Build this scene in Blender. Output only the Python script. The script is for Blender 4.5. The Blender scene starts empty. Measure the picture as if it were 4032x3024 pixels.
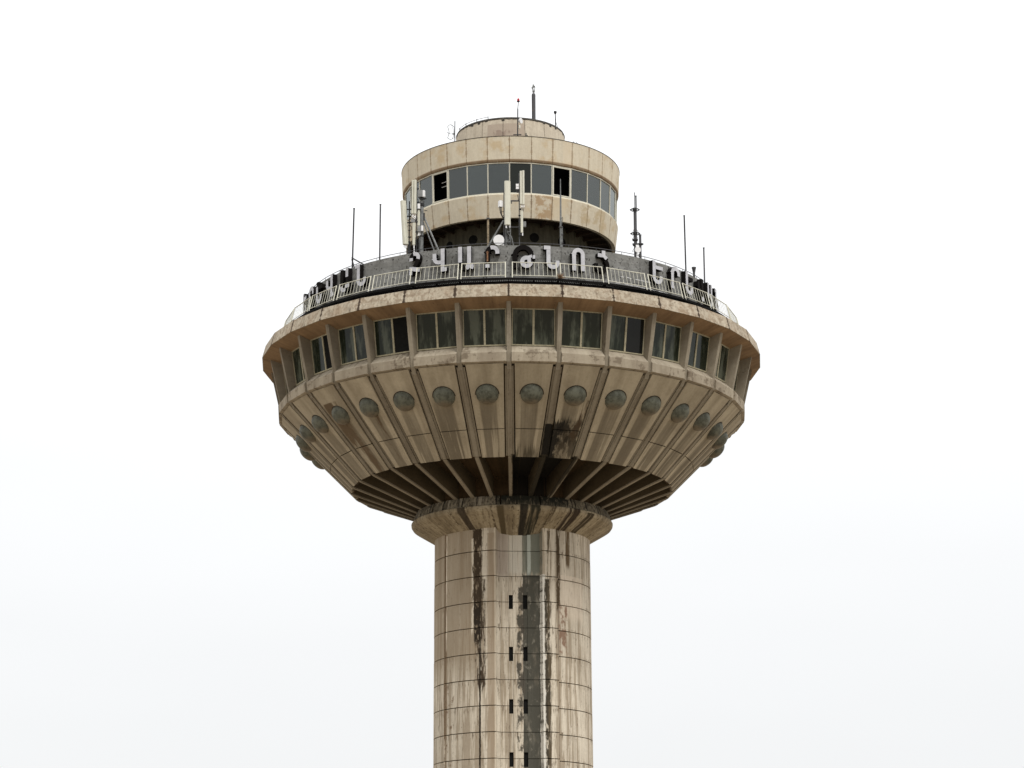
import bpy, bmesh, math, random
from mathutils import Matrix, Vector
random.seed(7)
S = bpy.context.scene
COL = S.collection
rad = math.radians

# ------------------------------------------------------------------ camera
# the tower's axis is x = y = 0; the camera stands 160 m in front of it, heights are measured from the camera
CAM_D = 160.0
GROUND = -1.7
pitch, roll, yaw = 0.261740, -0.00447, 0.00025
cd = bpy.data.cameras.new('camera'); cam = bpy.data.objects.new('camera', cd); COL.objects.link(cam)
fwd = Vector((0, math.cos(pitch), math.sin(pitch))); up = Vector((0, -math.sin(pitch), math.cos(pitch))); rt = Vector((1, 0, 0))
c, s = math.cos(roll), math.sin(roll)
r2 = rt*c + up*s; u2 = up*c - rt*s
M = Matrix((r2, u2, -fwd)).transposed().to_4x4()
cam.matrix_world = Matrix.Translation((0, -CAM_D, 0)) @ Matrix.Rotation(-yaw, 4, 'Z') @ M
cd.sensor_width = 36.0; cd.lens = 8970/4032*36; cd.clip_end = 20000; cd.clip_start = 1
S.camera = cam
S.render.resolution_x, S.render.resolution_y = 1024, 768

# ------------------------------------------------------------------ overcast daylight
SUN_EL, SUN_AZ = 52.0, 28.0        # azimuth measured from the viewer's side of the tower towards the right
ZENITH, HORIZON, BEHIND = 3.1, 0.685, 0.30      # sky radiance overhead and at the horizon; the cloud is thinner behind the tower
w = bpy.data.worlds.new('World'); S.world = w; w.use_nodes = True
nt = w.node_tree; nt.nodes.clear()
def wn(t): return nt.nodes.new(t)
out = wn('ShaderNodeOutputWorld'); add = wn('ShaderNodeAddShader')
sky = wn('ShaderNodeTexSky'); sky.sky_type = 'NISHITA'; sky.sun_disc = False
sky.sun_elevation = rad(SUN_EL); sky.sun_rotation = rad(180-SUN_AZ)
b1 = wn('ShaderNodeBackground'); b1.inputs[1].default_value = 0.004
nt.links.new(sky.outputs[0], b1.inputs[0])
# cloud cover: radiance grows from the horizon to the zenith as under a real overcast sky
geo = wn('ShaderNodeTexCoord'); sep = wn('ShaderNodeSeparateXYZ'); nt.links.new(geo.outputs['Generated'], sep.inputs[0])
clampn = wn('ShaderNodeMath'); clampn.operation = 'MAXIMUM'; clampn.inputs[1].default_value = 0.0; nt.links.new(sep.outputs[2], clampn.inputs[0])
cu = wn('ShaderNodeMath'); cu.operation = 'POWER'; cu.inputs[1].default_value = 2.2; nt.links.new(clampn.outputs[0], cu.inputs[0])
mu = wn('ShaderNodeMath'); mu.operation = 'MULTIPLY_ADD'; mu.inputs[1].default_value = ZENITH-HORIZON; mu.inputs[2].default_value = HORIZON
nt.links.new(cu.outputs[0], mu.inputs[0])
cn = wn('ShaderNodeTexNoise'); cn.inputs['Scale'].default_value = 2.2; cn.inputs['Detail'].default_value = 3
mp = wn('ShaderNodeMapping'); mp.inputs['Scale'].default_value = (1, 1, 3.5)
nt.links.new(geo.outputs['Generated'], mp.inputs[0]); nt.links.new(mp.outputs[0], cn.inputs['Vector'])
mr = wn('ShaderNodeMapRange'); mr.inputs['To Min'].default_value = 0.93; mr.inputs['To Max'].default_value = 1.07
nt.links.new(cn.outputs['Fac'], mr.inputs['Value'])
m2 = wn('ShaderNodeMath'); m2.operation = 'MULTIPLY'; nt.links.new(mu.outputs[0], m2.inputs[0]); nt.links.new(mr.outputs[0], m2.inputs[1])
bh = wn('ShaderNodeMath'); bh.operation = 'MULTIPLY_ADD'; bh.inputs[1].default_value = BEHIND; bh.inputs[2].default_value = 1.0
nt.links.new(sep.outputs[1], bh.inputs[0])
m3 = wn('ShaderNodeMath'); m3.operation = 'MULTIPLY'; nt.links.new(m2.outputs[0], m3.inputs[0]); nt.links.new(bh.outputs[0], m3.inputs[1]); m2 = m3
b2 = wn('ShaderNodeBackground'); b2.inputs[0].default_value = (0.985, 0.993, 1.0, 1); nt.links.new(m2.outputs[0], b2.inputs[1])
nt.links.new(b1.outputs[0], add.inputs[0]); nt.links.new(b2.outputs[0], add.inputs[1]); nt.links.new(add.outputs[0], out.inputs[0])

sd = bpy.data.lights.new('sun', 'SUN'); sd.energy = 2.1; sd.angle = rad(20); sd.color = (1, .975, .945)
sun = bpy.data.objects.new('sun', sd); COL.objects.link(sun)
dv = Vector((math.sin(rad(SUN_AZ))*math.cos(rad(SUN_EL)), -math.cos(rad(SUN_AZ))*math.cos(rad(SUN_EL)), math.sin(rad(SUN_EL))))
sun.rotation_euler = dv.to_track_quat('Z', 'Y').to_euler(); sun.location = (40, -60, 120)
vs = S.view_settings; vs.view_transform = 'Standard'; vs.look = 'None'; vs.gamma = 1; vs.exposure = 0.0
S.render.engine = 'CYCLES'; S.cycles.max_bounces = 6; S.cycles.diffuse_bounces = 4

# ------------------------------------------------------------------ materials
class NT:
    def __init__(self, name):
        self.m = bpy.data.materials.new(name); self.m.use_nodes = True
        self.t = self.m.node_tree; self.t.nodes.clear()
        self.o = self.t.nodes.new('ShaderNodeOutputMaterial'); self.b = self.t.nodes.new('ShaderNodeBsdfPrincipled')
        self.t.links.new(self.b.outputs[0], self.o.inputs[0])
    def put(self, v, sock):
        if isinstance(v, bpy.types.NodeSocket): self.t.links.new(v, sock)
        elif v is not None:
            if isinstance(v, (tuple, list)) and len(v) == 3 and sock.type == 'RGBA': v = (*v, 1)
            sock.default_value = v
    def math(self, op, a, b=None, c=None, clamp=False):
        n = self.t.nodes.new('ShaderNodeMath'); n.operation = op; n.use_clamp = clamp
        self.put(a, n.inputs[0]); self.put(b, n.inputs[1]); self.put(c, n.inputs[2]); return n.outputs[0]
    def mul(self, a, b): return self.math('MULTIPLY', a, b)
    def add(self, a, b): return self.math('ADD', a, b)
    def sub(self, a, b): return self.math('SUBTRACT', a, b)
    def vec(self, x, y, z):
        n = self.t.nodes.new('ShaderNodeCombineXYZ'); self.put(x, n.inputs[0]); self.put(y, n.inputs[1]); self.put(z, n.inputs[2]); return n.outputs[0]
    def noise(self, v, scale, detail=4, rough=.55, dist=0):
        n = self.t.nodes.new('ShaderNodeTexNoise'); n.inputs['Scale'].default_value = scale; n.inputs['Detail'].default_value = detail
        n.inputs['Roughness'].default_value = rough; n.inputs['Distortion'].default_value = dist
        self.put(v, n.inputs['Vector']); return n.outputs['Fac']
    def rng(self, v, a, b, c=0., d=1., smooth=True):
        n = self.t.nodes.new('ShaderNodeMapRange'); n.interpolation_type = 'SMOOTHSTEP' if smooth else 'LINEAR'
        self.put(v, n.inputs['Value'])
        for i, x in zip((1, 2, 3, 4), (a, b, c, d)): self.put(x, n.inputs[i])
        return n.outputs[0]
    def mix(self, f, a, b, mode='MIX'):
        n = self.t.nodes.new('ShaderNodeMix'); n.data_type = 'RGBA'; n.blend_type = mode
        self.put(f, n.inputs[0]); self.put(a, n.inputs[6]); self.put(b, n.inputs[7]); return n.outputs[2]
    def bump(self, h, strength=.3, dist=.02):
        n = self.t.nodes.new('ShaderNodeBump'); n.inputs['Strength'].default_value = strength; n.inputs['Distance'].default_value = dist
        self.put(h, n.inputs['Height']); self.t.links.new(n.outputs[0], self.b.inputs['Normal'])
    def polar(self):
        g = self.t.nodes.new('ShaderNodeNewGeometry'); sp = self.t.nodes.new('ShaderNodeSeparateXYZ')
        self.t.links.new(g.outputs['Position'], sp.inputs[0]); self.pos = g.outputs['Position']
        self.x, self.y, self.z = sp.outputs
        self.az = self.math('MULTIPLY', self.math('ARCTAN2', self.x, self.mul(self.y, -1)), 180/math.pi)
        return self
    def rand(self):
        n = self.t.nodes.new('ShaderNodeObjectInfo'); return n.outputs['Random']

PHI = math.degrees(-0.00886); STEP = 11.25

def stain_or_highlight(n, colr, base, a0, a1, z0, z1, col, alpha=1., wob=2., ew=.6, ez=.25, sf=1.2, zf=.25, thr=None, R=6., soft=.03):
    """a weathering mark or painted highlight bounded in azimuth (deg) and height, with a ragged, running edge"""
    sv = n.vec(n.mul(n.az, sf*R*math.pi/180), 0.37*a0, n.mul(n.z, zf))
    w1 = n.noise(sv, 1.0, 5, .65)
    az = n.add(n.az, n.mul(n.sub(n.noise(n.vec(a0, 0, n.z), .9, 5, .7), .5), wob))
    az = n.add(az, n.mul(n.sub(n.noise(n.vec(n.mul(n.az, .9), a1, n.mul(n.z, 2.2)), 1.3, 4, .75), .5), wob*1.1))
    zz = n.add(n.z, n.mul(n.sub(n.noise(n.vec(n.mul(n.az, R*.06), a1, 0), 3., 4, .6), .5), 1.6))
    m = n.mul(n.rng(az, a0-ew, a0+ew), n.rng(az, a1-ew, a1+ew, 1., 0.))
    m = n.mul(m, n.mul(n.rng(zz, z0-ez, z0+ez), n.rng(n.z if soft < .05 else zz, z1-soft, z1+soft, 1., 0.)))
    if thr is not None: m = n.mul(m, n.rng(w1, thr-.06, thr+.06))
    else: m = n.mul(m, n.rng(w1, .15, .5, .55, 1.))
    return n.mix(n.mul(m, alpha), base, col)

def concrete(name, light, dark, R=12., sf=2.2, zf=.22, amt=.8, dirt=(.055, .04, .024), dirt_amt=.5, thr=.6, stains=(), grime=.25, bays=False, random_tone=.0, rough=.9, extra=None, warm=None):
    light, dark = [(q[0]*.985, q[1]*1.0, q[2]*1.01) for q in (light, dark)]     # lichen-tinted grey beige
    n = NT(name).polar()
    s_ = n.mul(n.az, R*math.pi/180)
    big = n.noise(n.pos, .55, 5, .6); fine = n.noise(n.pos, 5.5, 6, .7); grit = n.noise(n.pos, 38, 3, .7)
    st = n.noise(n.vec(n.mul(s_, sf), 3.1, n.mul(n.z, zf)), 1., 6, .68)
    st2 = n.noise(n.vec(n.mul(s_, sf*3.1), 9.7, n.mul(n.z, zf*1.6)), 1., 5, .6)
    f = n.rng(n.add(n.mul(st, .65), n.mul(big, .35)), .36, .66)
    col = n.mix(n.mul(f, amt), light, dark)
    col = n.mix(n.mul(n.rng(fine, .45, .7), grime), col, tuple(x*.62 for x in dark))
    col = n.mix(n.mul(n.rng(n.add(n.mul(st2, .6), n.mul(fine, .4)), thr, thr+.07), dirt_amt), col, dirt)
    if warm: col = n.mix(n.mul(n.rng(n.noise(n.pos, .9, 4, .6), .5, .68), .6), col, warm)
    if random_tone:
        col = n.mix(n.mul(n.rng(n.rand(), 0, 1, 0, 1, False), random_tone), col, tuple(x*.55 for x in dark))
    if bays:   # runs of dirt below every dome, in the bay's own azimuth
        fr = n.math('FRACT', n.math('DIVIDE', n.sub(n.az, PHI), STEP))
        idx = n.math('FLOOR', n.math('DIVIDE', n.sub(n.az, PHI), STEP))
        wv = n.mul(n.sub(n.noise(n.vec(idx, 5.3, 0), 3.3, 0), .5), .25)
        c_ = n.math('ABSOLUTE', n.sub(n.add(fr, wv), .5))
        wd = n.add(.13, n.mul(n.noise(n.vec(idx, 1.7, n.mul(n.z, .03)), 2.1, 0), .14))
        band = n.rng(n.sub(c_, wd), -.02, .03, 1., 0.)
        band = n.mul(band, n.rng(n.z, 37.2, 38.6, 1., 0.))
        col = n.mix(n.mul(band, n.rng(st, .25, .6, .35, .8)), col, tuple(x*.5 for x in dark))
        # pale lime runs beside them
        pal = n.mul(n.rng(st2, .56, .6), n.rng(n.z, 35., 37.5, 1., 0.))
        col = n.mix(n.mul(pal, .45), col, tuple(min(1, x*1.25) for x in light))
    if extra: col = extra(n, col)
    gr = n.add(.80, n.mul(n.noise(n.pos, 11., 3, .8), .40))
    col = n.mix(1., col, n.vec(gr, gr, gr), 'MULTIPLY')
    for k in stains: col = stain_or_highlight(n, None, col, *k[:4], k[4], **(k[5] if len(k) > 5 else {}))
    n.put(col, n.b.inputs['Base Color']); n.b.inputs['Roughness'].default_value = rough
    n.b.inputs['Specular IOR Level'].default_value = .25
    n.bump(n.add(n.mul(fine, .7), n.mul(grit, .3)), .45, .03)
    return n.m

def plain(name, col, rough=.6, metal=0., var=.25, scale=3., spec=.5, dirt=None, dthr=.55):
    n = NT(name); g = n.t.nodes.new('ShaderNodeNewGeometry'); f = n.noise(g.outputs['Position'], scale, 5, .65)
    cl = n.mix(n.mul(n.rng(f, .35, .7), 1.), col, tuple(x*(1-var) for x in col))
    if dirt: cl = n.mix(n.mul(n.rng(n.noise(g.outputs['Position'], scale*1.7, 6, .75), dthr, dthr+.08), .8), cl, dirt)
    n.put(cl, n.b.inputs['Base Color']); n.b.inputs['Roughness'].default_value = rough; n.b.inputs['Metallic'].default_value = metal
    n.b.inputs['Specular IOR Level'].default_value = spec
    return n.m

BLACK = (.012, .010, .007); BROWN = (.075, .05, .028); GREEN = (.12, .125, .10); LIME = (.62, .58, .5)
def seam(step, phase, R, w_, col_, amt, z0=None, z1=None, thr=.5):
    def f_(n, col):
        d = n.mul(n.math('ABSOLUTE', n.sub(n.math('FRACT', n.add(n.math('DIVIDE', n.sub(n.az, phase), step), .5)), .5)), step*R*math.pi/180)
        idx = n.math('FLOOR', n.add(n.math('DIVIDE', n.sub(n.az, phase), step), .5))
        d = n.sub(d, n.mul(n.sub(n.noise(n.vec(idx, 0, n.mul(n.z, 1.6)), 2.2, 4, .7), thr), w_*4))
        return n.mix(n.mul(n.rng(d, w_*.4, w_, 1., 0.), amt), col, col_)
    return f_
def mottle(scale, lo, hi, col_, amt, nxt=None, seed=0.):
    def f_(n, col):
        v = n.noise(n.vec(n.mul(n.az, .28), seed, n.mul(n.z, 1.1)), scale, 6, .72)
        col = n.mix(n.mul(n.rng(v, lo, hi), amt), col, col_)
        return nxt(n, col) if nxt else col
    return f_
Mt = {}
Mt['panel'] = concrete('bowl_concrete', (.54, .468, .345), (.31, .255, .178), R=14, sf=.9, zf=.10, amt=.9, dirt=(.13, .095, .055), dirt_amt=.5, thr=.625, bays=True, random_tone=.25,
    stains=[(11.4, 15.0, 33.0, 36.75, BLACK, dict(wob=5, ew=.8, R=12, sf=1.5, alpha=.98, soft=.1)), (13.5, 20.5, 35.6, 36.95, BLACK, dict(wob=6, ew=1.2, R=12, thr=.47, sf=2, zf=1.6, alpha=.9, soft=.25)), (14.5, 22, 34.7, 36.3, (.04, .03, .018), dict(wob=5, R=12, thr=.47, sf=2.5, zf=.8, alpha=.85, soft=.3)), (18, 21.5, 35.8, 38.0, BROWN, dict(wob=5, R=12, thr=.5, sf=2)),
            (.8, 10.2, 34.6, 35.2, (.06, .05, .03), dict(wob=2, R=12, thr=.5, sf=2.2, soft=.3, alpha=.8)),
            (-40, -33, 34, 38.0, (.12, .085, .05), dict(wob=4, R=12, thr=.52)), (-56, -50, 34, 39, (.14, .10, .06), dict(wob=4, R=12, thr=.5))])
Mt['rib'] = concrete('rib_concrete', (.34, .292, .218), (.19, .155, .11), R=14, sf=5, zf=.3, amt=.9, dirt=(.06, .04, .022), dirt_amt=.6, thr=.58, random_tone=.3,
    stains=[(9.5, 13., 30, 36.6, BLACK, dict(wob=1, R=12)), (.0, 22.5, 33, 34.9, (.03, .024, .014), dict(R=9, sf=3, thr=.42))])
Mt['web_shade'] = concrete('shaded_web_concrete', (.10, .075, .042), (.055, .04, .022), R=9, sf=2., zf=.6, amt=.9, dirt=(.02, .015, .01), dirt_amt=.7)  # darker copy of the rib concrete, shade of the beam sides painted in
Mt['sill'] = concrete('sill_concrete', (.42, .36, .268), (.26, .21, .152), R=17, sf=1.1, zf=.25, amt=.85, dirt=(.10, .07, .045), dirt_amt=.75, thr=.56, random_tone=.25, extra=mottle(.9, .545, .60, (.12, .09, .058), .65, seed=3.))
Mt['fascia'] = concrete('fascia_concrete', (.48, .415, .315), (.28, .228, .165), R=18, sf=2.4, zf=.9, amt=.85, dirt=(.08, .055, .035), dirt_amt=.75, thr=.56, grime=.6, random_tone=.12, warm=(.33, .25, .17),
    extra=mottle(2.4, .50, .56, (.20, .145, .095), .6, seam(STEP, PHI, 18, .11, (.05, .032, .02), .95, thr=.50)))
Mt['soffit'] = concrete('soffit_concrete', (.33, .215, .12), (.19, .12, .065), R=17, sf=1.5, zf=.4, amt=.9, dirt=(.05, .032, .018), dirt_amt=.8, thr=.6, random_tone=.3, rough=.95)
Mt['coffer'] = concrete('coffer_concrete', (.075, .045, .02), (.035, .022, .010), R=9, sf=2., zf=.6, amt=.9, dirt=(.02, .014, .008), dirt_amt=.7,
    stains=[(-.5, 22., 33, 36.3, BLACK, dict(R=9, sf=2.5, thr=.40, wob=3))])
Mt['collar'] = concrete('collar_concrete', (.26, .22, .155), (.09, .073, .046), R=7, sf=1., zf=1., amt=1., dirt=(.03, .024, .015), dirt_amt=.8, thr=.56, grime=.6, extra=mottle(3., .5, .56, (.05, .042, .028), .8, seam(11.25, PHI+3, 7, .07, (.015, .012, .008), 1.)),
    stains=[(-8, 34, 32.5, 33.6, (.018, .018, .012), dict(R=7, sf=4, zf=2, thr=.40)), (-50, -12, 32.4, 33.4, (.42, .37, .29), dict(R=7, sf=3, thr=.56, alpha=.6))])
Mt['corbel'] = concrete('corbel_concrete', (.44, .365, .25), (.20, .155, .095), R=6.3, sf=1.1, zf=.2, amt=1., dirt=(.06, .043, .024), dirt_amt=.85, thr=.545, grime=.5, extra=mottle(2., .52, .58, (.12, .09, .055), .6),
    stains=[(4.5, 9., 30, 32.5, BLACK, dict(wob=.8, R=6, sf=3, alpha=.92)), (9, 16, 30.2, 32.4, (.035, .032, .02), dict(wob=4, R=6, thr=.46, sf=2)),
            (-8.5, -4.5, 30, 32.35, (.10, .075, .04), dict(wob=.6, R=6)), (-32, -27, 30, 32.4, (.035, .024, .014), dict(wob=2, R=6, alpha=.9)),
            (33, 41, 30, 32.5, (.045, .03, .018), dict(wob=3, R=6, thr=.44, sf=3)), (47, 53, 30, 32.3, (.06, .045, .025), dict(wob=3, R=6, thr=.46, sf=3))])

def shaft_extra(n, col):
    # rows of drips under each pour joint
    jz = n.math('FRACT', n.math('DIVIDE', n.sub(n.z, 26.06), 1.78))
    sv = n.noise(n.vec(n.mul(n.az, .62), n.mul(n.math('FLOOR', n.math('DIVIDE', n.sub(n.z, 26.06), 1.78)), 3.7), n.mul(n.z, .7)), 1.2, 5, .7)
    m = n.mul(n.rng(sv, .54, .60), n.rng(n.add(jz, n.mul(n.noise(n.vec(n.mul(n.az, .9), 0, 0), 1.3, 4), .6)), .95, 1.15))
    col = n.mix(n.mul(m, .8), col, (.12, .085, .05))
    # vertical bands of tone, sharp-edged like rain runs on cast concrete
    b = n.noise(n.vec(n.mul(n.az, .10), 4.4, n.mul(n.z, .05)), 2.6, 3, .65)
    col = n.mix(n.mul(n.rng(b, .50, .54), .6), col, (.25, .19, .125))
    col = n.mix(n.mul(n.rng(b, .37, .42, 1., 0.), .5), col, (.72, .65, .53))
    cr = n.math('FLOOR', n.math('DIVIDE', n.sub(n.z, 26.06), 1.777)); sc = n.math('FLOOR', n.math('DIVIDE', n.sub(n.az, 4.9), 24.))
    t_ = n.add(.82, n.mul(n.noise(n.vec(n.mul(cr, 3.3), n.mul(sc, 7.1), 0), 1.7, 1), .36))
    col = n.mix(1., col, n.vec(t_, t_, t_), 'MULTIPLY')
    # broken crust of grey-brown lichen in patches
    p_ = n.noise(n.vec(n.mul(n.az, .35), 8.8, n.mul(n.z, .9)), 1.1, 7, .78)
    return n.mix(n.mul(n.rng(p_, .60, .62), .75), col, (.17, .13, .09))
J = dict
SHAFT_STAINS_HIGHLIGHT = [(-95, -24, 21.5, 31.5, (.29, .225, .15), J(R=5.5, wob=4, ez=1.5, alpha=.75, sf=2.4, zf=.1)),
            (-29.5, -22., 24.5, 31.5, (.055, .038, .022), J(R=5.5, wob=2.5, thr=.42, sf=5, zf=1.3)),
            (-27., -19.5, 20.0, 27.6, (.06, .042, .026), J(R=5.5, wob=3, thr=.50, sf=5, zf=.8)),
            (-28.5, -23, 23.2, 26., (.03, .022, .014), J(R=5.5, wob=1, thr=.43, sf=7, zf=4)),
            (-24.4, -22.8, 8, 23.6, (.035, .025, .015), J(R=5.5, wob=.8, thr=.40, sf=5, zf=.5, ew=.2)),
            (-18, -12.3, 8, 30.8, (.33, .255, .175), J(R=5.5, wob=1.2, alpha=.75)), (-12.6, -11.7, 8, 31.2, (.66, .58, .45), J(R=5.5, wob=.2, alpha=.85, ew=.15)),  # the pale strip paints a highlight down the channel's left corner
            (34.1, 34.8, 8, 31.2, (.14, .10, .065), J(R=5.5, wob=.4, thr=.38, sf=3, ew=.15)), (-30.5, -28.9, 24, 30.5, (.66, .59, .47), J(R=5.5, wob=1.5, thr=.45, sf=5, zf=1., ew=.2)),
            (-11.5, -3., 27.8, 31, (.36, .30, .25), J(R=5, wob=1, alpha=.7)),
            (-3.5, 8, 28, 31, (.60, .565, .48), J(R=5, wob=1, thr=.40, sf=3, zf=.1, alpha=.8)),
            (8, 21.8, 27.9, 31, (.17, .18, .145), J(R=5, wob=1, sf=3, zf=.08, alpha=.95)),
            (11.8, 14.6, 28., 30.8, (.48, .51, .45), J(R=5, wob=1, ew=.3, alpha=.9)),
            (8.3, 21.9, 8, 27.9, (.062, .06, .047), J(R=5, wob=1.2, sf=1.5, zf=.5, alpha=.97, ew=.35)),
            (3.5, 9.5, 8, 28., (.085, .075, .058), J(R=5, wob=3.5, thr=.51, sf=2, zf=1.2)),
            (9, 21, 8, 27.5, (.26, .24, .19), J(R=5, wob=2, thr=.63, sf=3, zf=1.6, alpha=.6)),
            (21.4, 23.6, 8, 27.9, (.66, .63, .56), J(R=5, wob=2.0, thr=.40, sf=4, zf=.8, ew=.3)),
            (23.2, 27.2, 8, 27.6, (.055, .045, .03), J(R=5.5, wob=2.2, thr=.45, sf=4, zf=1.3)),
            (25.5, 28.5, 10, 31, (.10, .075, .045), J(R=5.5, wob=1.5, thr=.5, sf=5, zf=.5)),
            (33., 36.5, 25.5, 31.3, (.08, .055, .03), J(R=5.5, wob=2, thr=.40, sf=4, zf=.8)),
            (36.5, 62, 25.0, 28., (.68, .58, .46), J(R=5.5, wob=3, alpha=.5)),
            (35, 43, 22.5, 26., (.22, .13, .085), J(R=5.5, wob=3, thr=.52, sf=2.5, zf=1.2, alpha=.9)),
            (42, 46, 28.6, 31.2, (.13, .09, .05), J(R=5.5, wob=1, thr=.45, sf=4)),
            (-58, -55, 8, 31.2, (.22, .16, .10), J(R=5.5, wob=1.0, thr=.42, sf=4, zf=.4, ew=.3)),
            (-56.5, -54.8, 23, 31, (.66, .58, .46), J(R=5.5, wob=1.0, thr=.46, sf=4, zf=.4, ew=.2)),
            (-57, -47, 8, 21, (.20, .14, .09), J(R=5.5, wob=5, thr=.60, sf=1.2, zf=1.6))]
def shaft_mat(name, a0, a1):
    st_ = [k for k in SHAFT_STAINS_HIGHLIGHT if k[1] > a0-1 and k[0] < a1+1]
    return concrete(name, (.65, .572, .455), (.44, .375, .285), R=5.5, sf=1.0, zf=.09, amt=.85, dirt=(.17, .125, .08), dirt_amt=.35, thr=.60, grime=.3, extra=shaft_extra, stains=st_)
SECT = [(-95, -23.3), (-23.3, -11.8), (-11.8, 8), (8, 22), (22, 34.4), (34.4, 95), (95, 96)]
for i, (a0, a1) in enumerate(SECT): Mt['shaft%d' % i] = shaft_mat('shaft_concrete', a0, a1)
Mt['core'] = plain('dark_joint_mortar', (.05, .038, .025), .95)
Mt['void'] = plain('unlit_interior', (.012, .012, .011), .95, spec=.1)
Mt['cab'] = concrete('cab_concrete', (.61, .54, .415), (.50, .43, .32), R=8, sf=2.5, zf=.35, amt=.7, dirt=(.25, .175, .11), dirt_amt=.6, thr=.615, grime=.22, warm=(.47, .35, .20),
    stains=[(13, 22, 52.9, 54.7, (.36, .24, .13), J(R=8, wob=5, thr=.47, sf=2, zf=2, alpha=.8)), (22.5, 30, 53, 54.8, (.60, .51, .36), J(R=8, wob=5, alpha=.6)),
            (28, 33, 57, 59, (.60, .50, .36), J(R=8, wob=3, alpha=.4)), (40, 60, 52.9, 54.6, (.42, .33, .2), J(R=8, wob=5, thr=.5, alpha=.7, sf=1, zf=1.2)),
            (-100, 100, 56.9, 57.25, (.20, .12, .06), J(R=8, wob=1, sf=1, alpha=.8, ez=.08))], extra=seam(STEP, PHI, 8, .085, (.27, .18, .10), .6, thr=.53))
Mt['drum'] = concrete('drum_concrete', (.57, .495, .385), (.42, .355, .27), R=4.2, sf=2.5, zf=.6, amt=.85, dirt=(.27, .20, .14), dirt_amt=.5, thr=.60, grime=.35,
    stains=[(-24, 14.5, 58, 61.5, (.37, .30, .235), J(R=4, wob=.4, sf=1.5, zf=1.5, ew=.3, alpha=.85)), (-18, 2, 58, 61.0, (.25, .185, .145), J(R=4, wob=3, thr=.5, sf=2, zf=2, alpha=.7))])
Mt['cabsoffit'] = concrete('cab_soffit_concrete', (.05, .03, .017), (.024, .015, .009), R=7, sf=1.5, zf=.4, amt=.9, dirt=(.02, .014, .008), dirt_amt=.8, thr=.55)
Mt['felt'] = plain('roofing_felt', (.045, .04, .032), .9, dirt=(.14, .12, .09))
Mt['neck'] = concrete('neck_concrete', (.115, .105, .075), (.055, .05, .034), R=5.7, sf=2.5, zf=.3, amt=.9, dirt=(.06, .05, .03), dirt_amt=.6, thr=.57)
def boards(n, col):
    zf_ = n.math('FRACT', n.math('DIVIDE', n.add(n.z, n.mul(n.noise(n.vec(n.mul(n.az, .25), 0, 0), 1, 3), .10)), .26))
    ln = n.mul(n.rng(zf_, 0., .10, 1., 0.), n.rng(n.noise(n.vec(n.mul(n.az, .35), 0, n.mul(n.z, 2.)), 1, 4), .40, .55))
    col = n.mix(n.mul(ln, .65), col, (.07, .07, .062))
    row = n.math('FLOOR', n.math('DIVIDE', n.z, .26))
    tone = n.noise(n.vec(n.mul(n.az, .12), n.mul(row, 3.3), 0), 1.5, 2)
    col = n.mix(n.mul(n.rng(tone, .45, .65), .45), col, (.15, .148, .135))
    kn = n.noise(n.vec(n.mul(n.az, 1.0), n.mul(row, 7.7), n.mul(n.z, 3)), 1.6, 2)
    col = n.mix(n.mul(n.rng(n.noise(n.vec(n.mul(n.az, .22), 2., n.mul(n.z, .6)), 1.8, 6, .75), .50, .66), .4), col, (.085, .083, .075))
    return n.mix(n.mul(n.rng(kn, .62, .66), .85), col, (.04, .038, .033))
Mt['parapet'] = concrete('board_marked_concrete', (.27, .265, .25), (.13, .128, .118), R=15, sf=.6, zf=1.5, amt=.8, dirt=(.07, .068, .06), dirt_amt=.6, thr=.62, grime=.5, extra=boards)
Mt['grate'] = plain('rusted_black_steel', (.006, .0055, .005), .9, dirt=(.03, .025, .02), dthr=.62, spec=.15)
Mt['rail'] = plain('cream_rail_paint', (.60, .585, .48), .55, var=.15, scale=2, dirt=(.22, .13, .07), dthr=.64)
Mt['steel'] = plain('dark_grey_steel', (.055, .055, .06), .55, dirt=(.09, .07, .055))
Mt['black'] = plain('black_painted_steel', (.012, .012, .013), .6)
Mt['galv'] = plain('weathered_galvanised_steel', (.20, .205, .20), .5, metal=.3, var=.4, scale=5, dirt=(.07, .065, .055))
Mt['white'] = plain('white_plastic', (.80, .80, .80), .45, var=.06)
Mt['radome'] = plain('ivory_antenna_cover', (.60, .59, .49), .5, var=.12, scale=1.5)
Mt['grey'] = plain('grey_equipment_case', (.25, .255, .25), .5)
Mt['cable'] = plain('black_cable', (.012, .012, .012), .5)
Mt['rust'] = plain('rusty_iron', (.24, .11, .05), .85, dirt=(.42, .34, .2), var=.5, scale=6)
Mt['rustpole'] = plain('rusty_patched_paint', (.34, .27, .17), .8, dirt=(.10, .055, .03), dthr=.5, scale=5)
Mt['face'] = plain('light_grey_letter_face', (.50, .50, .525), .5, var=.22, scale=2.5, dirt=(.22, .21, .20), dthr=.66)
Mt['shell'] = plain('rusted_dark_letter_case', (.007, .0055, .005), .9, dirt=(.04, .013, .01), dthr=.64, spec=.12)
Mt['frame'] = plain('ochre_window_frame', (.40, .36, .24), .6, var=.3, scale=4, dirt=(.13, .10, .06), dthr=.58)
Mt['cabframe'] = plain('pale_window_frame', (.66, .63, .52), .6, var=.15, scale=4, dirt=(.16, .12, .08), dthr=.68)
Mt['red'] = plain('red_beacon_glass', (.42, .01, .025), .25)
Mt['twig'] = plain('dry_brown_weed', (.30, .20, .12), .9)

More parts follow.
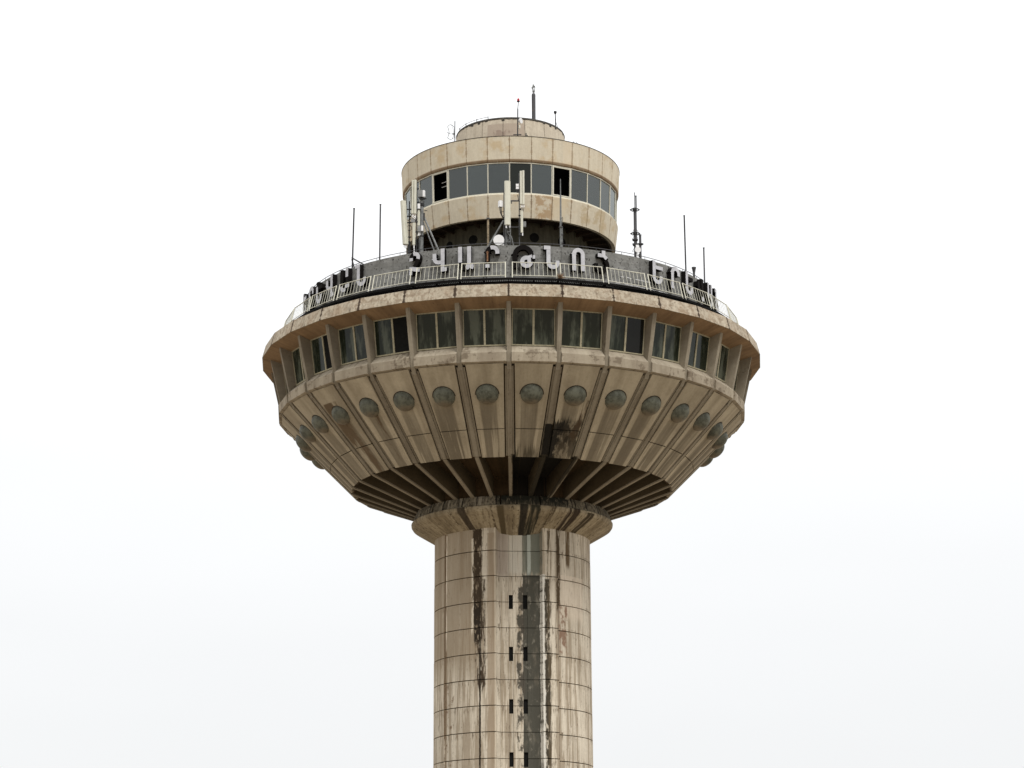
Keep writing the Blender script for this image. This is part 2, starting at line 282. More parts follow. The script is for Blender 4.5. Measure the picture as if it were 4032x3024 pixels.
def glass(name, col, ior, rough, streaks=None, rnd=0.):
    n = NT(name).polar()
    c_ = col
    if streaks:
        f = n.noise(n.vec(n.mul(n.az, streaks[1]), n.mul(n.rand(), 30.), n.mul(n.z, .25)), 1., 5, .7)
        g = n.noise(n.vec(n.mul(n.az, .35), n.mul(n.rand(), 30.), n.mul(n.z, .5)), 1., 3, .6)  # lighter patches: curtains, plus reflections painted into the pane colour
        c_ = n.mix(n.rng(n.mul(f, n.rng(g, .3, .7, .75, 1.25)), .42, .68), col, streaks[0])
    if rnd: c_ = n.mix(n.rng(n.rand(), 1-rnd, 1-rnd+.02), c_, (.008, .009, .008))
    n.put(c_, n.b.inputs['Base Color']); n.b.inputs['Roughness'].default_value = rough; n.b.inputs['IOR'].default_value = ior
    n.bump(n.noise(n.pos, 1.2, 2), .03, .05)
    return n.m
Mt['glass_low'] = glass('dark_glass_curtain_reflection', (.012, .017, .010), 1.40, .09, ((.085, .095, .07), .55), rnd=.10)
Mt['glass_cab'] = glass('grey_tinted_window_glass', (.03, .036, .034), 1.72, .06)
def see_through(m, amt, tint):
    t = m.node_tree; o = [x for x in t.nodes if x.type == 'OUTPUT_MATERIAL'][0]; p = [x for x in t.nodes if x.type == 'BSDF_PRINCIPLED'][0]
    tr = t.nodes.new('ShaderNodeBsdfTransparent'); tr.inputs[0].default_value = (*tint, 1); gl = t.nodes.new('ShaderNodeBsdfGlossy'); gl.inputs['Roughness'].default_value = .04; gl.inputs[0].default_value = (.86, .90, .88, 1)
    fr = t.nodes.new('ShaderNodeFresnel'); fr.inputs[0].default_value = 2.1; m1 = t.nodes.new('ShaderNodeMixShader'); m2_ = t.nodes.new('ShaderNodeMixShader'); m1.inputs[0].default_value = amt
    t.links.new(p.outputs[0], m1.inputs[1]); t.links.new(tr.outputs[0], m1.inputs[2]); t.links.new(fr.outputs[0], m2_.inputs[0]); t.links.new(m1.outputs[0], m2_.inputs[1]); t.links.new(gl.outputs[0], m2_.inputs[2])
    t.links.new(m2_.outputs[0], o.inputs[0]); p.inputs['Specular IOR Level'].default_value = 0
see_through(Mt['glass_cab'], .6, (.75, .8, .8))
Mt['glass_clear'] = glass('clear_dark_window_glass', (.012, .015, .011), 1.45, .06)
def dome_mat():
    n = NT('grey_green_dome_plastic').polar()
    f = n.noise(n.pos, 2.5, 5, .65)
    c_ = n.mix(n.rng(f, .35, .7), (.145, .15, .115), (.06, .062, .046))
    g = n.t.nodes.new('ShaderNodeTexCoord'); sp = n.t.nodes.new('ShaderNodeSeparateXYZ'); n.t.links.new(g.outputs['Object'], sp.inputs[0])
    c_ = n.mix(n.mul(n.rng(n.add(sp.outputs[2], n.mul(n.sub(f, .5), .5)), 37.55, 37.95, 1., 0.), .8), c_, (.17, .13, .085))
    n.put(c_, n.b.inputs['Base Color']); n.b.inputs['Roughness'].default_value = .5; n.b.inputs['IOR'].default_value = 1.33
    return n.m
Mt['dome'] = dome_mat()
def ground_mat():
    n = NT('dry_paved_ground'); g = n.t.nodes.new('ShaderNodeNewGeometry'); f = n.noise(g.outputs['Position'], .02, 6, .7); h = n.noise(g.outputs['Position'], 1.5, 5, .7)
    n.put(n.mix(n.rng(n.add(n.mul(f, .6), n.mul(h, .4)), .4, .6), (.235, .19, .14), (.165, .137, .10)), n.b.inputs['Base Color']); n.b.inputs['Roughness'].default_value = .95
    return n.m
Mt['ground'] = ground_mat()

# ------------------------------------------------------------------ mesh helpers
def new(name, bm, mat, parent=None, smooth=False):
    me = bpy.data.meshes.new(name)
    bmesh.ops.recalc_face_normals(bm, faces=bm.faces[:])
    bm.to_mesh(me); bm.free()
    for m in (mat if isinstance(mat, (list, tuple)) else [mat]): me.materials.append(Mt[m] if isinstance(m, str) else m)
    if smooth:
        for p in me.polygons: p.use_smooth = True
    o = bpy.data.objects.new(name, me); COL.objects.link(o)
    if parent: o.parent = parent
    return o
def tag(o, label, cat, group=None):
    o['label'] = label; o['category'] = cat
    if group: o['group'] = group
    return o
def empty(name, loc, label, cat, group=None):
    o = bpy.data.objects.new(name, None); o.location = loc; COL.objects.link(o); return tag(o, label, cat, group)
def hexa(bm, a, b, mat=0):
    """a, b: matching rings of points -> closed prism"""
    va = [bm.verts.new(p) for p in a]; vb = [bm.verts.new(p) for p in b]; n = len(a)
    fs = [bm.faces.new(va), bm.faces.new(vb[::-1])]
    for i in range(n): fs.append(bm.faces.new((va[i], vb[i], vb[(i+1) % n], va[(i+1) % n])))
    for f in fs: f.material_index = mat
def pol(r, az, h):
    a = rad(az); return Vector((r*math.sin(a), -r*math.cos(a), h))
def box(bm, c, sz, rot=None, mat=0):
    x, y, z = (v/2 for v in sz); R_ = rot or Matrix.Identity(3); c = Vector(c)
    q = [(-x, -y), (x, -y), (x, y), (-x, y)]
    hexa(bm, [c+R_ @ Vector((u, v, -z)) for u, v in q], [c+R_ @ Vector((u, v, z)) for u, v in q], mat)
def tube(bm, p, q, r, r2=None, n=8, mat=0):
    p, q = Vector(p), Vector(q); d = (q-p); 
    if d.length < 1e-6: return
    k = d.to_track_quat('Z', 'Y').to_matrix(); r2 = r if r2 is None else r2
    ring = lambda c, rr: [c+k @ Vector((rr*math.cos(i*2*math.pi/n), rr*math.sin(i*2*math.pi/n), 0)) for i in range(n)]
    hexa(bm, ring(p, r), ring(q, r2), mat)
def chain(bm, pts, r, n=6):
    for a, b in zip(pts, pts[1:]): tube(bm, a, b, r, n=n)
def ringprism(bm, prof, a0, a1, n, full=False, mat=0):
    """closed profile [(r,h)] swept from azimuth a0 to a1"""
    rows = []
    cnt = n if full else n+1
    for i in range(cnt):
        a = a0+(a1-a0)*i/n; rows.append([bm.verts.new(pol(r, a, h)) for r, h in prof])
    m = len(prof)
    for i in range(n):
        A, B = rows[i], rows[(i+1) % cnt]
        for j in range(m):
            f = bm.faces.new((A[j], B[j], B[(j+1) % m], A[(j+1) % m])); f.material_index = mat
    if not full:
        bm.faces.new(rows[0]).material_index = mat; bm.faces.new(rows[-1][::-1]).material_index = mat
def plate(bm, poly, w, az=0., mat=0):
    """radial plate: polygon in (r,h), thickness w, at azimuth az"""
    t = Vector((math.cos(rad(az)), math.sin(rad(az)), 0))*w/2
    hexa(bm, [pol(r, az, h)-t for r, h in poly], [pol(r, az, h)+t for r, h in poly], mat)
def bay(r, m, h, side):
    """point on the chord of the bay between rib 0 and rib 1 at vertex radius r, m metres from its left (side=0) or right rib"""
    A, B = pol(r, 0, h), pol(r, STEP, h); d = (B-A).normalized()
    return A+d*m if side == 0 else B-d*m
def bayslab(bm, prof, m, mat=0):
    """profile [(r,h)] prism filling a bay, m metres clear of each rib line"""
    hexa(bm, [bay(r, m, h, 0) for r, h in prof], [bay(r, m, h, 1) for r, h in prof], mat)
BM = bmesh.new
def copies(o, count=32):
    """the same part in every bay, children included"""
    o.rotation_euler = (0, 0, rad(PHI)); res = [o]
    for k in range(1, count):
        c_ = o.copy(); COL.objects.link(c_); c_.parent = o.parent; c_.rotation_euler = (0, 0, rad(PHI+k*STEP)); res.append(c_)
        for ch in o.children:
            d = ch.copy(); COL.objects.link(d); d.parent = c_
    return res
def bayno(k): return k % 32     # bay k lies between rib k and rib k+1, counted clockwise from the front when seen from above... negative = left

# ------------------------------------------------------------------ ground
bm = BM(); n_ = 48
vs_ = [bm.verts.new((6000*math.cos(i*2*math.pi/n_), 6000*math.sin(i*2*math.pi/n_), GROUND)) for i in range(n_)]; bm.faces.new(vs_)
g = new('ground', bm, 'ground'); g['kind'] = 'structure'

# ------------------------------------------------------------------ the tower
T = empty('control_tower', (0, 0, 0), 'tall weathered beige concrete airport control tower with saucer-shaped restaurant and round cab', 'tower')

# --- shaft: courses of cast concrete over a dark core
CH = 4.9                                   # direction of the slotted channel
def course_levels():
    j = [30.95+.6]; z = 29.57
    while z > GROUND+1.2: j.append(z); z -= 1.777
    j.append(GROUND-.05); return j
LV = course_levels()
bm = BM()
ringprism(bm, [(.2, GROUND-.1), (4.80, GROUND-.1), (4.80, 31.3), (.2, 31.3)], 0, 360, 64, True, 7)
def sect(a):
    a = (a+180) % 360-180
    for i, (p, q) in enumerate(SECT):
        if p <= a < q: return i
    return 6
RB = 0.0
def shaft_r(z): return 5.54+(31-z)*.0015
def block(a0, a1, z0, z1, r, seg, th=.75):
    ringprism(bm, [(r-th, z0), (r, z0), (r, z1), (r-th, z1)], a0, a1, seg, mat=sect((a0+a1)/2))
sectors = [(CH-46, CH-28.35, 0.), (CH-28.05, CH-16.85, .05), (CH+16.85, CH+29.3, .05), (CH+29.65, CH+64.2, .0), (CH+64.5, CH+73.8, -.01), (CH+73.9, CH+90, -.0),
           (CH+90.1, CH+106, .0), (CH+106.1, CH+150, 0), (CH+150.1, CH+163, .03), (CH+163.1, CH+197, -.05), (CH+197.1, CH+210, .03), (CH+210.1, CH+256, 0), (CH+256.1, CH+273, -.01), (CH+273.1, CH+297.6, 0), (CH+297.7, CH+314-.05, 0)]
for (a0, a1, dr) in sectors:
    off = -.14 if (a0 > CH+29 and a0 < CH+100) else 0.
    for i in range(len(LV)-1):
        z1, z0 = LV[i]+(off if i else 0), LV[i+1]+off
        if z0 < GROUND: z0 = GROUND-.05
        r = shaft_r((z0+z1)/2)+dr+random.uniform(-.008, .008)
        block(a0, a1, z0+.03, z1-.03, r, max(2, int((a1-a0)/3)), .85 if dr >= 0 else .6)
# flat channel floor with bevelled edges, leaving the slots open
tx = Vector((math.cos(rad(CH)), math.sin(rad(CH)), 0)); ty = Vector((math.sin(rad(CH)), -math.cos(rad(CH)), 0))
def chp(l, d, z): return tx*l+ty*d+Vector((0, 0, z))
slots = [(25.54-i*3.578, 26.52-i*3.578) for i in range(-0, 8) if 25.54-i*3.578 > GROUND+1]
cols = [(-1.27, -.68, 0, False), (-.665, -.397, -.03, True), (-.385, .30, 0, False), (.312, .595, -.03, True), (.607, 1.53, 0, False)]
for l0, l1, dd, sl in cols:
    for i in range(len(LV)-1):
        z1, z0 = LV[i], LV[i+1]
        segs = [(z0+.02, z1-.02)]
        if sl:
            for s0, s1 in slots:
                nn = []
                for a, b in segs:
                    if s1 <= a or s0 >= b: nn.append((a, b)); continue
                    if a < s0: nn.append((a, s0))
                    if s1 < b: nn.append((s1, b))
                segs = nn
        for a, b in segs:
            d1 = 4.98+dd
            q = [(l0, d1-.40), (l1, d1-.40), (l1, d1), (l0, d1)]
            hexa(bm, [chp(u, v, a) for u, v in q], [chp(u, v, b) for u, v in q], 2 if l1 < .31 else 3)
for i in range(len(LV)-1):
    a, b = LV[i+1]+.02, LV[i]-.02
    q = [(-1.595, 4.7), (-1.28, 4.7), (-1.28, 4.985), (-1.595, 5.32)]
    hexa(bm, [chp(u, v, a) for u, v in q], [chp(u, v, b) for u, v in q], 1)
    q = [(1.535, 4.7), (1.60, 4.7), (1.60, 5.30), (1.575, 5.30), (1.535, 4.99)]
    hexa(bm, [chp(u, v, a) for u, v in q], [chp(u, v, b) for u, v in q], 3)
# thin cast ribs beside the cracks
for a in (CH-27.2, CH+25.2, CH+28.2, -57.6):
    for i in range(len(LV)-1):
        r = shaft_r(LV[i])+.05
        ringprism(bm, [(r-.2, LV[i+1]+.02), (r, LV[i+1]+.02), (r, LV[i]-.02), (r-.2, LV[i]-.02)], a-.35, a+.35, 1, mat=sect(a))
new('shaft', bm, ['shaft%d' % i for i in range(7)]+['core'], T)
for s0, s1 in slots:
    for l0, l1 in ((-.665, -.397), (.312, .595)):
        bm = BM()
        hexa(bm, [chp(u, v, s0-.01) for u, v in ((l0+.004, 4.83), (l1-.004, 4.83), (l1-.004, 4.80), (l0+.004, 4.80))],
             [chp(u, v, s1+.01) for u, v in ((l0+.004, 4.83), (l1-.004, 4.83), (l1-.004, 4.80), (l0+.004, 4.80))])
        new('slot_window', bm, 'void', T)

# --- corbel ring under the saucer
bm = BM(); ringprism(bm, [(4.6, 30.45), (4.9, 30.62), (5.54, 31.12), (6.9, 31.93), (7.08, 32.05), (7.18, 32.2), (7.2, 32.36), (7.14, 32.42), (4.6, 32.42)], 0, 360, 96, True)
new('corbel', bm, 'corbel', T)
bm = BM()
for k in range(16):     # ring of separate cast stones above it
    a = PHI+k*22.5-6; j = random.uniform(-.05, .05)
    ringprism(bm, [(6.2, 32.425), (7.10+j, 32.43), (7.02+j, 32.75), (6.86+j, 33.10), (6.2, 33.12)], a+.4, a+22.1, 4)
ringprism(bm, [(5.5, 32.5), (6.7, 32.5), (6.7, 34.6), (5.5, 34.6)], 0, 360, 48, True, 1)
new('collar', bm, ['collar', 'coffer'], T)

# --- underside coffers and saucer core
bm = BM()
prof = [(11.36, 34.80), (10.9, 35.45), (6.75, 34.45)]
back = [(6.75, 34.9), (16.2, 41.0), (16.0, 39.9), (16.42, 39.62)]
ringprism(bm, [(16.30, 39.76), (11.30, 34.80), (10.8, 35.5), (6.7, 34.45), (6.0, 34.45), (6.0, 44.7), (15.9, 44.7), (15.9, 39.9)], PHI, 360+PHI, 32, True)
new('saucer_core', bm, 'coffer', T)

# --- ribs: fin beside the windows, strip down the bowl, deep beam under it
def cone(r, off=0.):      # a point on the bowl's sloping line, moved outwards by off
    h = 34.78+(r-11.53); return (r+off*.707, h-off*.707)
bm = BM()
plate(bm, [(17.50, 43.80), (17.42, 43.95), (15.95, 43.95), (15.95, 39.9), (16.35, 39.5), cone(16.42, .03), (16.66, 39.93), (16.77, 40.7)], .30)
plate(bm, [cone(16.40, .028), cone(11.55, .03), (11.2, 34.9), (16.1, 39.8)], .30)
plate(bm, [cone(16.42, -.06), cone(11.53, -.06), (11.25, 34.9), (16.1, 39.8)], .56)
plate(bm, [(11.56, 34.76), (11.40, 34.66), (6.88, 33.03), (6.9, 33.11), (11.38, 34.76)], .27)
plate(bm, [(11.37, 34.765), (6.89, 33.112), (6.5, 33.2), (6.5, 34.6), (10.9, 35.75), (11.36, 35.2)], .25, mat=1)  # beam web, its shade put into the darker colour
rib = new('rib', bm, ['rib', 'web_shade'], T); copies(rib)

bm = BM(); p0 = bay(10.35, 0, 35.30, 0)*.5+bay(10.35, 0, 35.30, 1)*.5
tube(bm, p0+Vector((0, 0, .12)), p0-Vector((0, 0, .06)), .10, n=12); tube(bm, p0-Vector((0, 0, .061)), p0-Vector((0, 0, .07)), .075, n=12)
copies(new('drain_outlet', bm, 'void', T))
# --- bowl panels with their domes
bm = BM()
def rp(r, off): return cone(r, off)
bayslab(bm, [rp(16.60, .03), rp(13.09, .03), rp(13.03, -.17), rp(16.60, -.17)], .37)
bayslab(bm, [rp(13.045, .015), rp(11.50, .015), rp(11.50, -.16), rp(13.0, -.17)], .365)
pan = new('wall_panel', bm, 'panel', T)
bm = BM()
ctr = (pol(14.97, 0, 38.22)+pol(14.97, STEP, 38.22))/2
azc = STEP/2; nrm = Vector((math.sin(rad(azc))*.707, -math.cos(rad(azc))*.707, -.707)); K = nrm.to_track_quat('Z', 'Y').to_matrix()
rows = []
for i in range(11):
    t = i/10*math.pi/2; rr, hh = .75*math.cos(t), .50*math.sin(t)+.015
    if i == 10: rows.append([bm.verts.new(ctr+K @ Vector((0, 0, hh)))]); break
    rows.append([bm.verts.new(ctr+K @ Vector((rr*math.cos(a*math.pi/16), rr*math.sin(a*math.pi/16), hh))) for a in range(32)])
for i in range(9):
    for a in range(32): bm.faces.new((rows[i][a], rows[i][(a+1) % 32], rows[i+1][(a+1) % 32], rows[i+1][a]))
for a in range(32): bm.faces.new((rows[9][a], rows[9][(a+1) % 32], rows[10][0]))
dome = new('dome', bm, 'dome', pan, smooth=True)
bm = BM()
ringv = []
for a in range(32):
    ca, sa = math.cos(a*math.pi/16), math.sin(a*math.pi/16)
    ringv.append([bm.verts.new(ctr+K @ Vector((r_*ca, r_*sa, h_))) for r_, h_ in ((.745, -.02), (.74, .03), (.81, .03), (.84, -.02))])
for a in range(32):
    A, B = ringv[a], ringv[(a+1) % 32]
    for j in range(4): bm.faces.new((A[j], B[j], B[(j+1) % 4], A[(j+1) % 4]))
new('dome_gasket', bm, 'core', pan)
copies(pan)

# --- sill blocks, windows, fascia, soffit
bm = BM(); bayslab(bm, [(16.22, 41.10), (16.30, 41.08), (16.89, 40.52), (16.84, 39.93), (16.5, 39.86), (16.1, 39.86), (15.95, 41.10)], .165)
copies(new('sill_block', bm, 'sill', T))

wh0, wh1, wr0, wr1 = 41.12, 43.56, 16.27, 16.67
def wp(u, t, d=0.):      # window plane, u metres from centre of bay, t height 0..1, d depth outwards
    r = wr0+(wr1-wr0)*t+d; A, B = pol(r, 0, 0), pol(r, STEP, 0); p = (A+B)/2+(B-A).normalized()*u; p.z = wh0+(wh1-wh0)*t; return p
def wbar(bm, u0, u1, t0, t1, d0, d1):
    hexa(bm, [wp(u0, t0, d0), wp(u1, t0, d0), wp(u1, t0, d1), wp(u0, t0, d1)], [wp(u0, t1, d0), wp(u1, t1, d0), wp(u1, t1, d1), wp(u0, t1, d1)])
bm = BM(); HW = 1.44
wbar(bm, -HW, HW, 0, .035, -.06, .04); wbar(bm, -HW, HW, .972, 1., -.06, .04)
wbar(bm, -HW, -HW+.07, .036, .971, -.05, .03); wbar(bm, HW-.07, HW, .036, .971, -.05, .03); wbar(bm, -.065, .065, .036, .971, -.05, .045)
win = new('window', bm, 'frame', T)
bm = BM(); wbar(bm, -HW+.07, -.065, .036, .971, -.03, -.01); new('pane', bm, 'glass_low', win)
bm = BM(); wbar(bm, .065, HW-.07, .036, .971, -.03, -.01); new('pane', bm, 'glass_low', win)
wins = copies(win)
def black_pane(k, side):
    ch = wins[bayno(k)].children[side]; me = ch.data.copy(); me.materials[0] = Mt['void']; ch.data = me
black_pane(-5, 1); black_pane(-3, 1); black_pane(0, 1) if False else None
# one sash of the fourth window left of the middle hangs slightly open
o_ = wins[bayno(-4)]
bm = BM(); hexa(bm, [bay(18.11, .012, 43.98, 0), bay(17.89, .012, 44.86, 0), bay(17.3, .012, 44.86, 0), bay(17.3, .012, 43.82, 0)],
                [bay(18.11, .012, 43.98, 1), bay(17.89, .012, 44.86, 1), bay(17.3, .012, 44.86, 1), bay(17.3, .012, 43.82, 1)])
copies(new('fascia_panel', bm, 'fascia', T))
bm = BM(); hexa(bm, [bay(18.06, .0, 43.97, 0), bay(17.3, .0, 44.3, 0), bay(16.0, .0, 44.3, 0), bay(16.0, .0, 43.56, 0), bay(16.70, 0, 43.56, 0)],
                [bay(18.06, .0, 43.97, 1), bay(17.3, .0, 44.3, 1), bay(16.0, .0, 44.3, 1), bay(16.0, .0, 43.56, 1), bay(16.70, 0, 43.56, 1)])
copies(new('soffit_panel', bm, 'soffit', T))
bm = BM(); ringprism(bm, [(.3, 44.5), (17.62, 44.5), (17.62, 44.80), (.3, 44.80)], PHI, 360+PHI, 32, True); new('terrace_roof', bm, 'felt', T)
# ragged flashing lip along the roof edge
bm = BM()
for i in range(256):
    a = PHI+i*360/256; h = 44.865+random.uniform(-.0, .035); r = 17.83*math.cos(rad(5.625))/math.cos(rad(((i*360/256) % STEP)-5.625))
    if random.random() < .8: ringprism(bm, [(r-.25, 44.862), (r+.0, 44.862), (r-.02, h), (r-.25, h+.02)], a, a+360/256*random.uniform(.6, .98), 1)
new('roof_flashing', bm, 'felt', T)

# --- walkway of steel grating round the sign wall
bm = BM()
for r in (15.25, 15.6, 16.0, 16.4, 16.65): ringprism(bm, [(r-.02, 45.605), (r+.02, 45.605), (r+.02, 45.64), (r-.02, 45.64)], PHI, 360+PHI, 32, True)
ringprism(bm, [(16.84, 45.46), (16.88, 45.46), (16.88, 45.62), (16.84, 45.62)], PHI, 360+PHI, 32, True)
for i in range(32*26):
    a = PHI+i*STEP/26; plate(bm, [(15.2, 45.56), (16.83, 45.56), (16.83, 45.60), (15.2, 45.60)], .055, a)
for k in range(64):
    a = PHI+k*STEP/2
    plate(bm, [(15.15, 45.35), (16.8, 45.45), (16.8, 45.555), (15.15, 45.555)], .07, a)
    tube(bm, pol(16.6, a, 44.79), pol(16.6, a, 45.5), .04)
ringprism(bm, [(16.3, 44.81), (16.35, 44.81), (16.35, 45.53), (16.3, 45.53)], PHI, 360+PHI, 32, True)   # black sheet added to darken the gap under the walkway
new('walkway_grating', bm, 'grate', T)

bm = BM()
def rl(m, h, side): return bay(16.81-(h-45.61)*.24, m, h, side)
gp = .17
tube(bm, rl(gp, 46.78, 0), rl(gp, 46.78, 1), .031); tube(bm, rl(gp, 45.80, 0), rl(gp, 45.80, 1), .026)
tube(bm, rl(gp, 45.56, 0), rl(gp, 46.81, 0), .038); tube(bm, rl(gp, 45.56, 1), rl(gp, 46.81, 1), .038)
for i in range(1, 10):
    tube(bm, rl(gp, 45.80, 0).lerp(rl(gp, 45.80, 1), i/10), rl(gp, 46.78, 0).lerp(rl(gp, 46.78, 1), i/10), .013, n=6)
rails = copies(new('railing_panel', bm, 'rail', T))
for k in range(32): rails[k].rotation_euler = (rad(random.uniform(-.06, .06)), rad(random.uniform(-.06, .06)), rad(PHI+k*STEP+random.uniform(-.12, .12)))

# --- sign wall
bm = BM(); ringprism(bm, [(14.75, 44.81), (15.12, 44.81), (15.12, 48.42), (14.75, 48.42)], PHI, 360+PHI, 64, True)
for k in range(32):      # shutter joints
    plate(bm, [(15.0, 44.9), (15.135, 44.9), (15.135, 48.40), (15.0, 48.40)], .03, PHI+k*STEP+2.3)
new('sign_wall', bm, 'parapet', T)
bm = BM()
for k in range(96):
    a = k*3.75; ringprism(bm, [(15.02, 48.60), (15.05, 48.60), (15.05, 48.635), (15.02, 48.635)], a, a+3.75, 1)
    if k % 2 == 0: tube(bm, pol(15.035, a, 48.41), pol(15.035, a, 48.62), .018, n=5)
new('lightning_wire', bm, 'steel', T)
bm = BM()
for a0, a1, h in ((27.5, 47, 46.26), (-40, -21.5, 46.30), (-72, -44, 46.15), (29, 38, 46.75)):
    a = a0
    while a < a1:
        st_ = random.uniform(.6, 1.9)
        if random.random() < .82: tube(bm, pol(15.28, a, h+random.uniform(-.02, .02)), pol(15.28, a+st_*.85, h+random.uniform(-.02, .02)), .026, n=5)
        a += st_
new('white_conduit', bm, 'white', T)

# --- neck with its portholes
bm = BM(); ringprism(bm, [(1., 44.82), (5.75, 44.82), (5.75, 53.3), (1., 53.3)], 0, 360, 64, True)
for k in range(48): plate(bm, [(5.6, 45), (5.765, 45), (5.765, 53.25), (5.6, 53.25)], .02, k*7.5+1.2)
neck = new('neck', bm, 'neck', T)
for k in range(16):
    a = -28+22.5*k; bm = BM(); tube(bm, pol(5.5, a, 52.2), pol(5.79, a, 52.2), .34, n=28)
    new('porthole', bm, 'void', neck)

# --- cab
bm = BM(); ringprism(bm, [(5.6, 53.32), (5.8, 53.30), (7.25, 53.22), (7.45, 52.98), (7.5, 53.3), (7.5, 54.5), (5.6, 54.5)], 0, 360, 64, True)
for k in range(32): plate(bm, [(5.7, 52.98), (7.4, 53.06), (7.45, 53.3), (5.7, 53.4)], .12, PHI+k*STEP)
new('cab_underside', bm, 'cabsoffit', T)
bm = BM()
for k in range(32):
    a = PHI+k*STEP
    ringprism(bm, [(7.72, 52.95), (7.93, 54.62), (7.90, 54.66), (7.45, 54.70), (7.45, 52.97)], a+.11, a+STEP-.11, 4)
ringprism(bm, [(7.3, 53.0), (7.66, 53.0), (7.86, 54.55), (7.3, 54.55)], 0, 360, 64, True, 1)
new('cab_apron', bm, ['cab', 'core'], T)
bm = BM()
for k in range(32):
    a = PHI+k*STEP
    ringprism(bm, [(7.84, 57.02), (7.98, 57.10), (8.02, 57.2), (8.11, 58.92), (7.85, 58.95), (7.6, 58.9), (7.6, 57.02)], a+.07, a+STEP-.07, 4)
ringprism(bm, [(7.5, 57.05), (7.95, 57.16), (8.05, 58.85), (7.5, 58.85)], 0, 360, 64, True, 1)
new('cab_cornice', bm, ['cab', 'core'], T)
bm = BM(); ringprism(bm, [(7.55, 58.955), (8.13, 58.93), (8.13, 58.965), (7.55, 58.99)], 0, 360, 96, True); new('cornice_flashing', bm, 'felt', T)
bm = BM(); ringprism(bm, [(.5, 58.2), (7.59, 58.2), (7.59, 58.35), (.5, 58.35)], 0, 360, 64, True); new('cab_roof', bm, 'felt', T)
bm = BM(); ringprism(bm, [(.5, 54.4), (7.4, 54.4), (7.4, 54.65), (.5, 54.65)], 0, 360, 64, True)
ringprism(bm, [(.5, 57.1), (7.5, 57.1), (7.5, 57.3), (.5, 57.3)], 0, 360, 64, True)
ringprism(bm, [(.5, 54.5), (6.1, 54.5), (6.1, 57.2), (.5, 57.2)], 0, 360, 48, True)
new('cab_interior', bm, 'void', T)
def cp(u, t, d=0.):
    r = 7.80+.08*t+d; A, B = pol(r, 0, 0), pol(r, STEP, 0); p = (A+B)/2+(B-A).normalized()*u; p.z = 54.70+(57.03-54.70)*t; return p
def cbar(bm, u0, u1, t0, t1, d0, d1):
    hexa(bm, [cp(u0, t0, d0), cp(u1, t0, d0), cp(u1, t0, d1), cp(u0, t0, d1)], [cp(u0, t1, d0), cp(u1, t1, d0), cp(u1, t1, d1), cp(u0, t1, d1)])
CW = .765
bm = BM(); cbar(bm, -CW, CW, 0, .035, -.08, .06); cbar(bm, -CW, CW, .975, 1, -.08, .05); cbar(bm, -CW, -CW+.028, .036, .974, -.06, .04); cbar(bm, CW-.028, CW, .036, .974, -.06, .04)
cbar(bm, -CW, CW, -.02, .0, -.1, .10)
cw = new('cab_window', bm, 'cabframe', T)
bm = BM(); cbar(bm, -CW+.028, CW-.028, .036, .974, -.03, -.01); new('pane', bm, 'glass_cab', cw)
cws = copies(cw)
for k in (2, -4):        # two sashes stand open on the dark room
    for ch in list(cws[bayno(k)].children): bpy.data.objects.remove(ch)
    bm = BM(); cbar(bm, -CW+.05, -CW+.12, .045, .965, -.01, .07); cbar(bm, CW-.12, CW-.05, .045, .965, -.01, .07); cbar(bm, -CW+.12, CW-.12, .045, .075, -.01, .07); cbar(bm, -CW+.12, CW-.12, .94, .965, -.01, .07)
    sf_ = new('sash', bm, 'cabframe', cws[bayno(k)])
for ch in cws[0].children:
    me = ch.data.copy(); me.materials[0] = Mt['glass_clear']; ch.data = me
bm = BM()
for z_, l_ in ((56.45, .5), (56.12, .62)): tube(bm, pol(7.2, PHI-4*STEP+2.2, z_), pol(7.2, PHI-4*STEP+2.2+l_*9, z_+.02), .03)
new('strip_lamp', bm, 'white', T)

# --- drum on the roof
bm = BM()
for k in range(16):
    a = PHI+k*22.5-7
    ringprism(bm, [(4.34, 58.36), (4.05, 61.86), (3.8, 61.86), (3.8, 58.36)], a+.25, a+22.25, 6)
ringprism(bm, [(3.7, 58.36), (4.27, 58.4), (4.0, 61.7), (3.7, 61.7)], 0, 360, 64, True, 1)
new('roof_drum', bm, ['drum', 'core'], T)
bm = BM()
for i in range(120):
    a = i*3; d_ = random.choice((.02, .05, .1, .18)) if random.random() < .6 else .03
    ringprism(bm, [(3.7, 61.87), (4.07, 61.87-d_), (4.085, 61.9), (4.04, 62.0), (3.7, 62.02)], a, a+3, 1)
ringprism(bm, [(.2, 61.8), (3.75, 61.8), (3.75, 61.95), (.2, 61.95)], 0, 360, 48, True)
new('drum_flashing', bm, 'felt', T)
bm = BM()
chain(bm, [pol(4.0, a, 62.16) for a in range(-72, -20, 4)], .018)
for a in (-70, -55, -38, -24): tube(bm, pol(4.0, a, 61.95), pol(4.0, a, 62.22), .025)
new('drum_handrail', bm, 'steel', T)

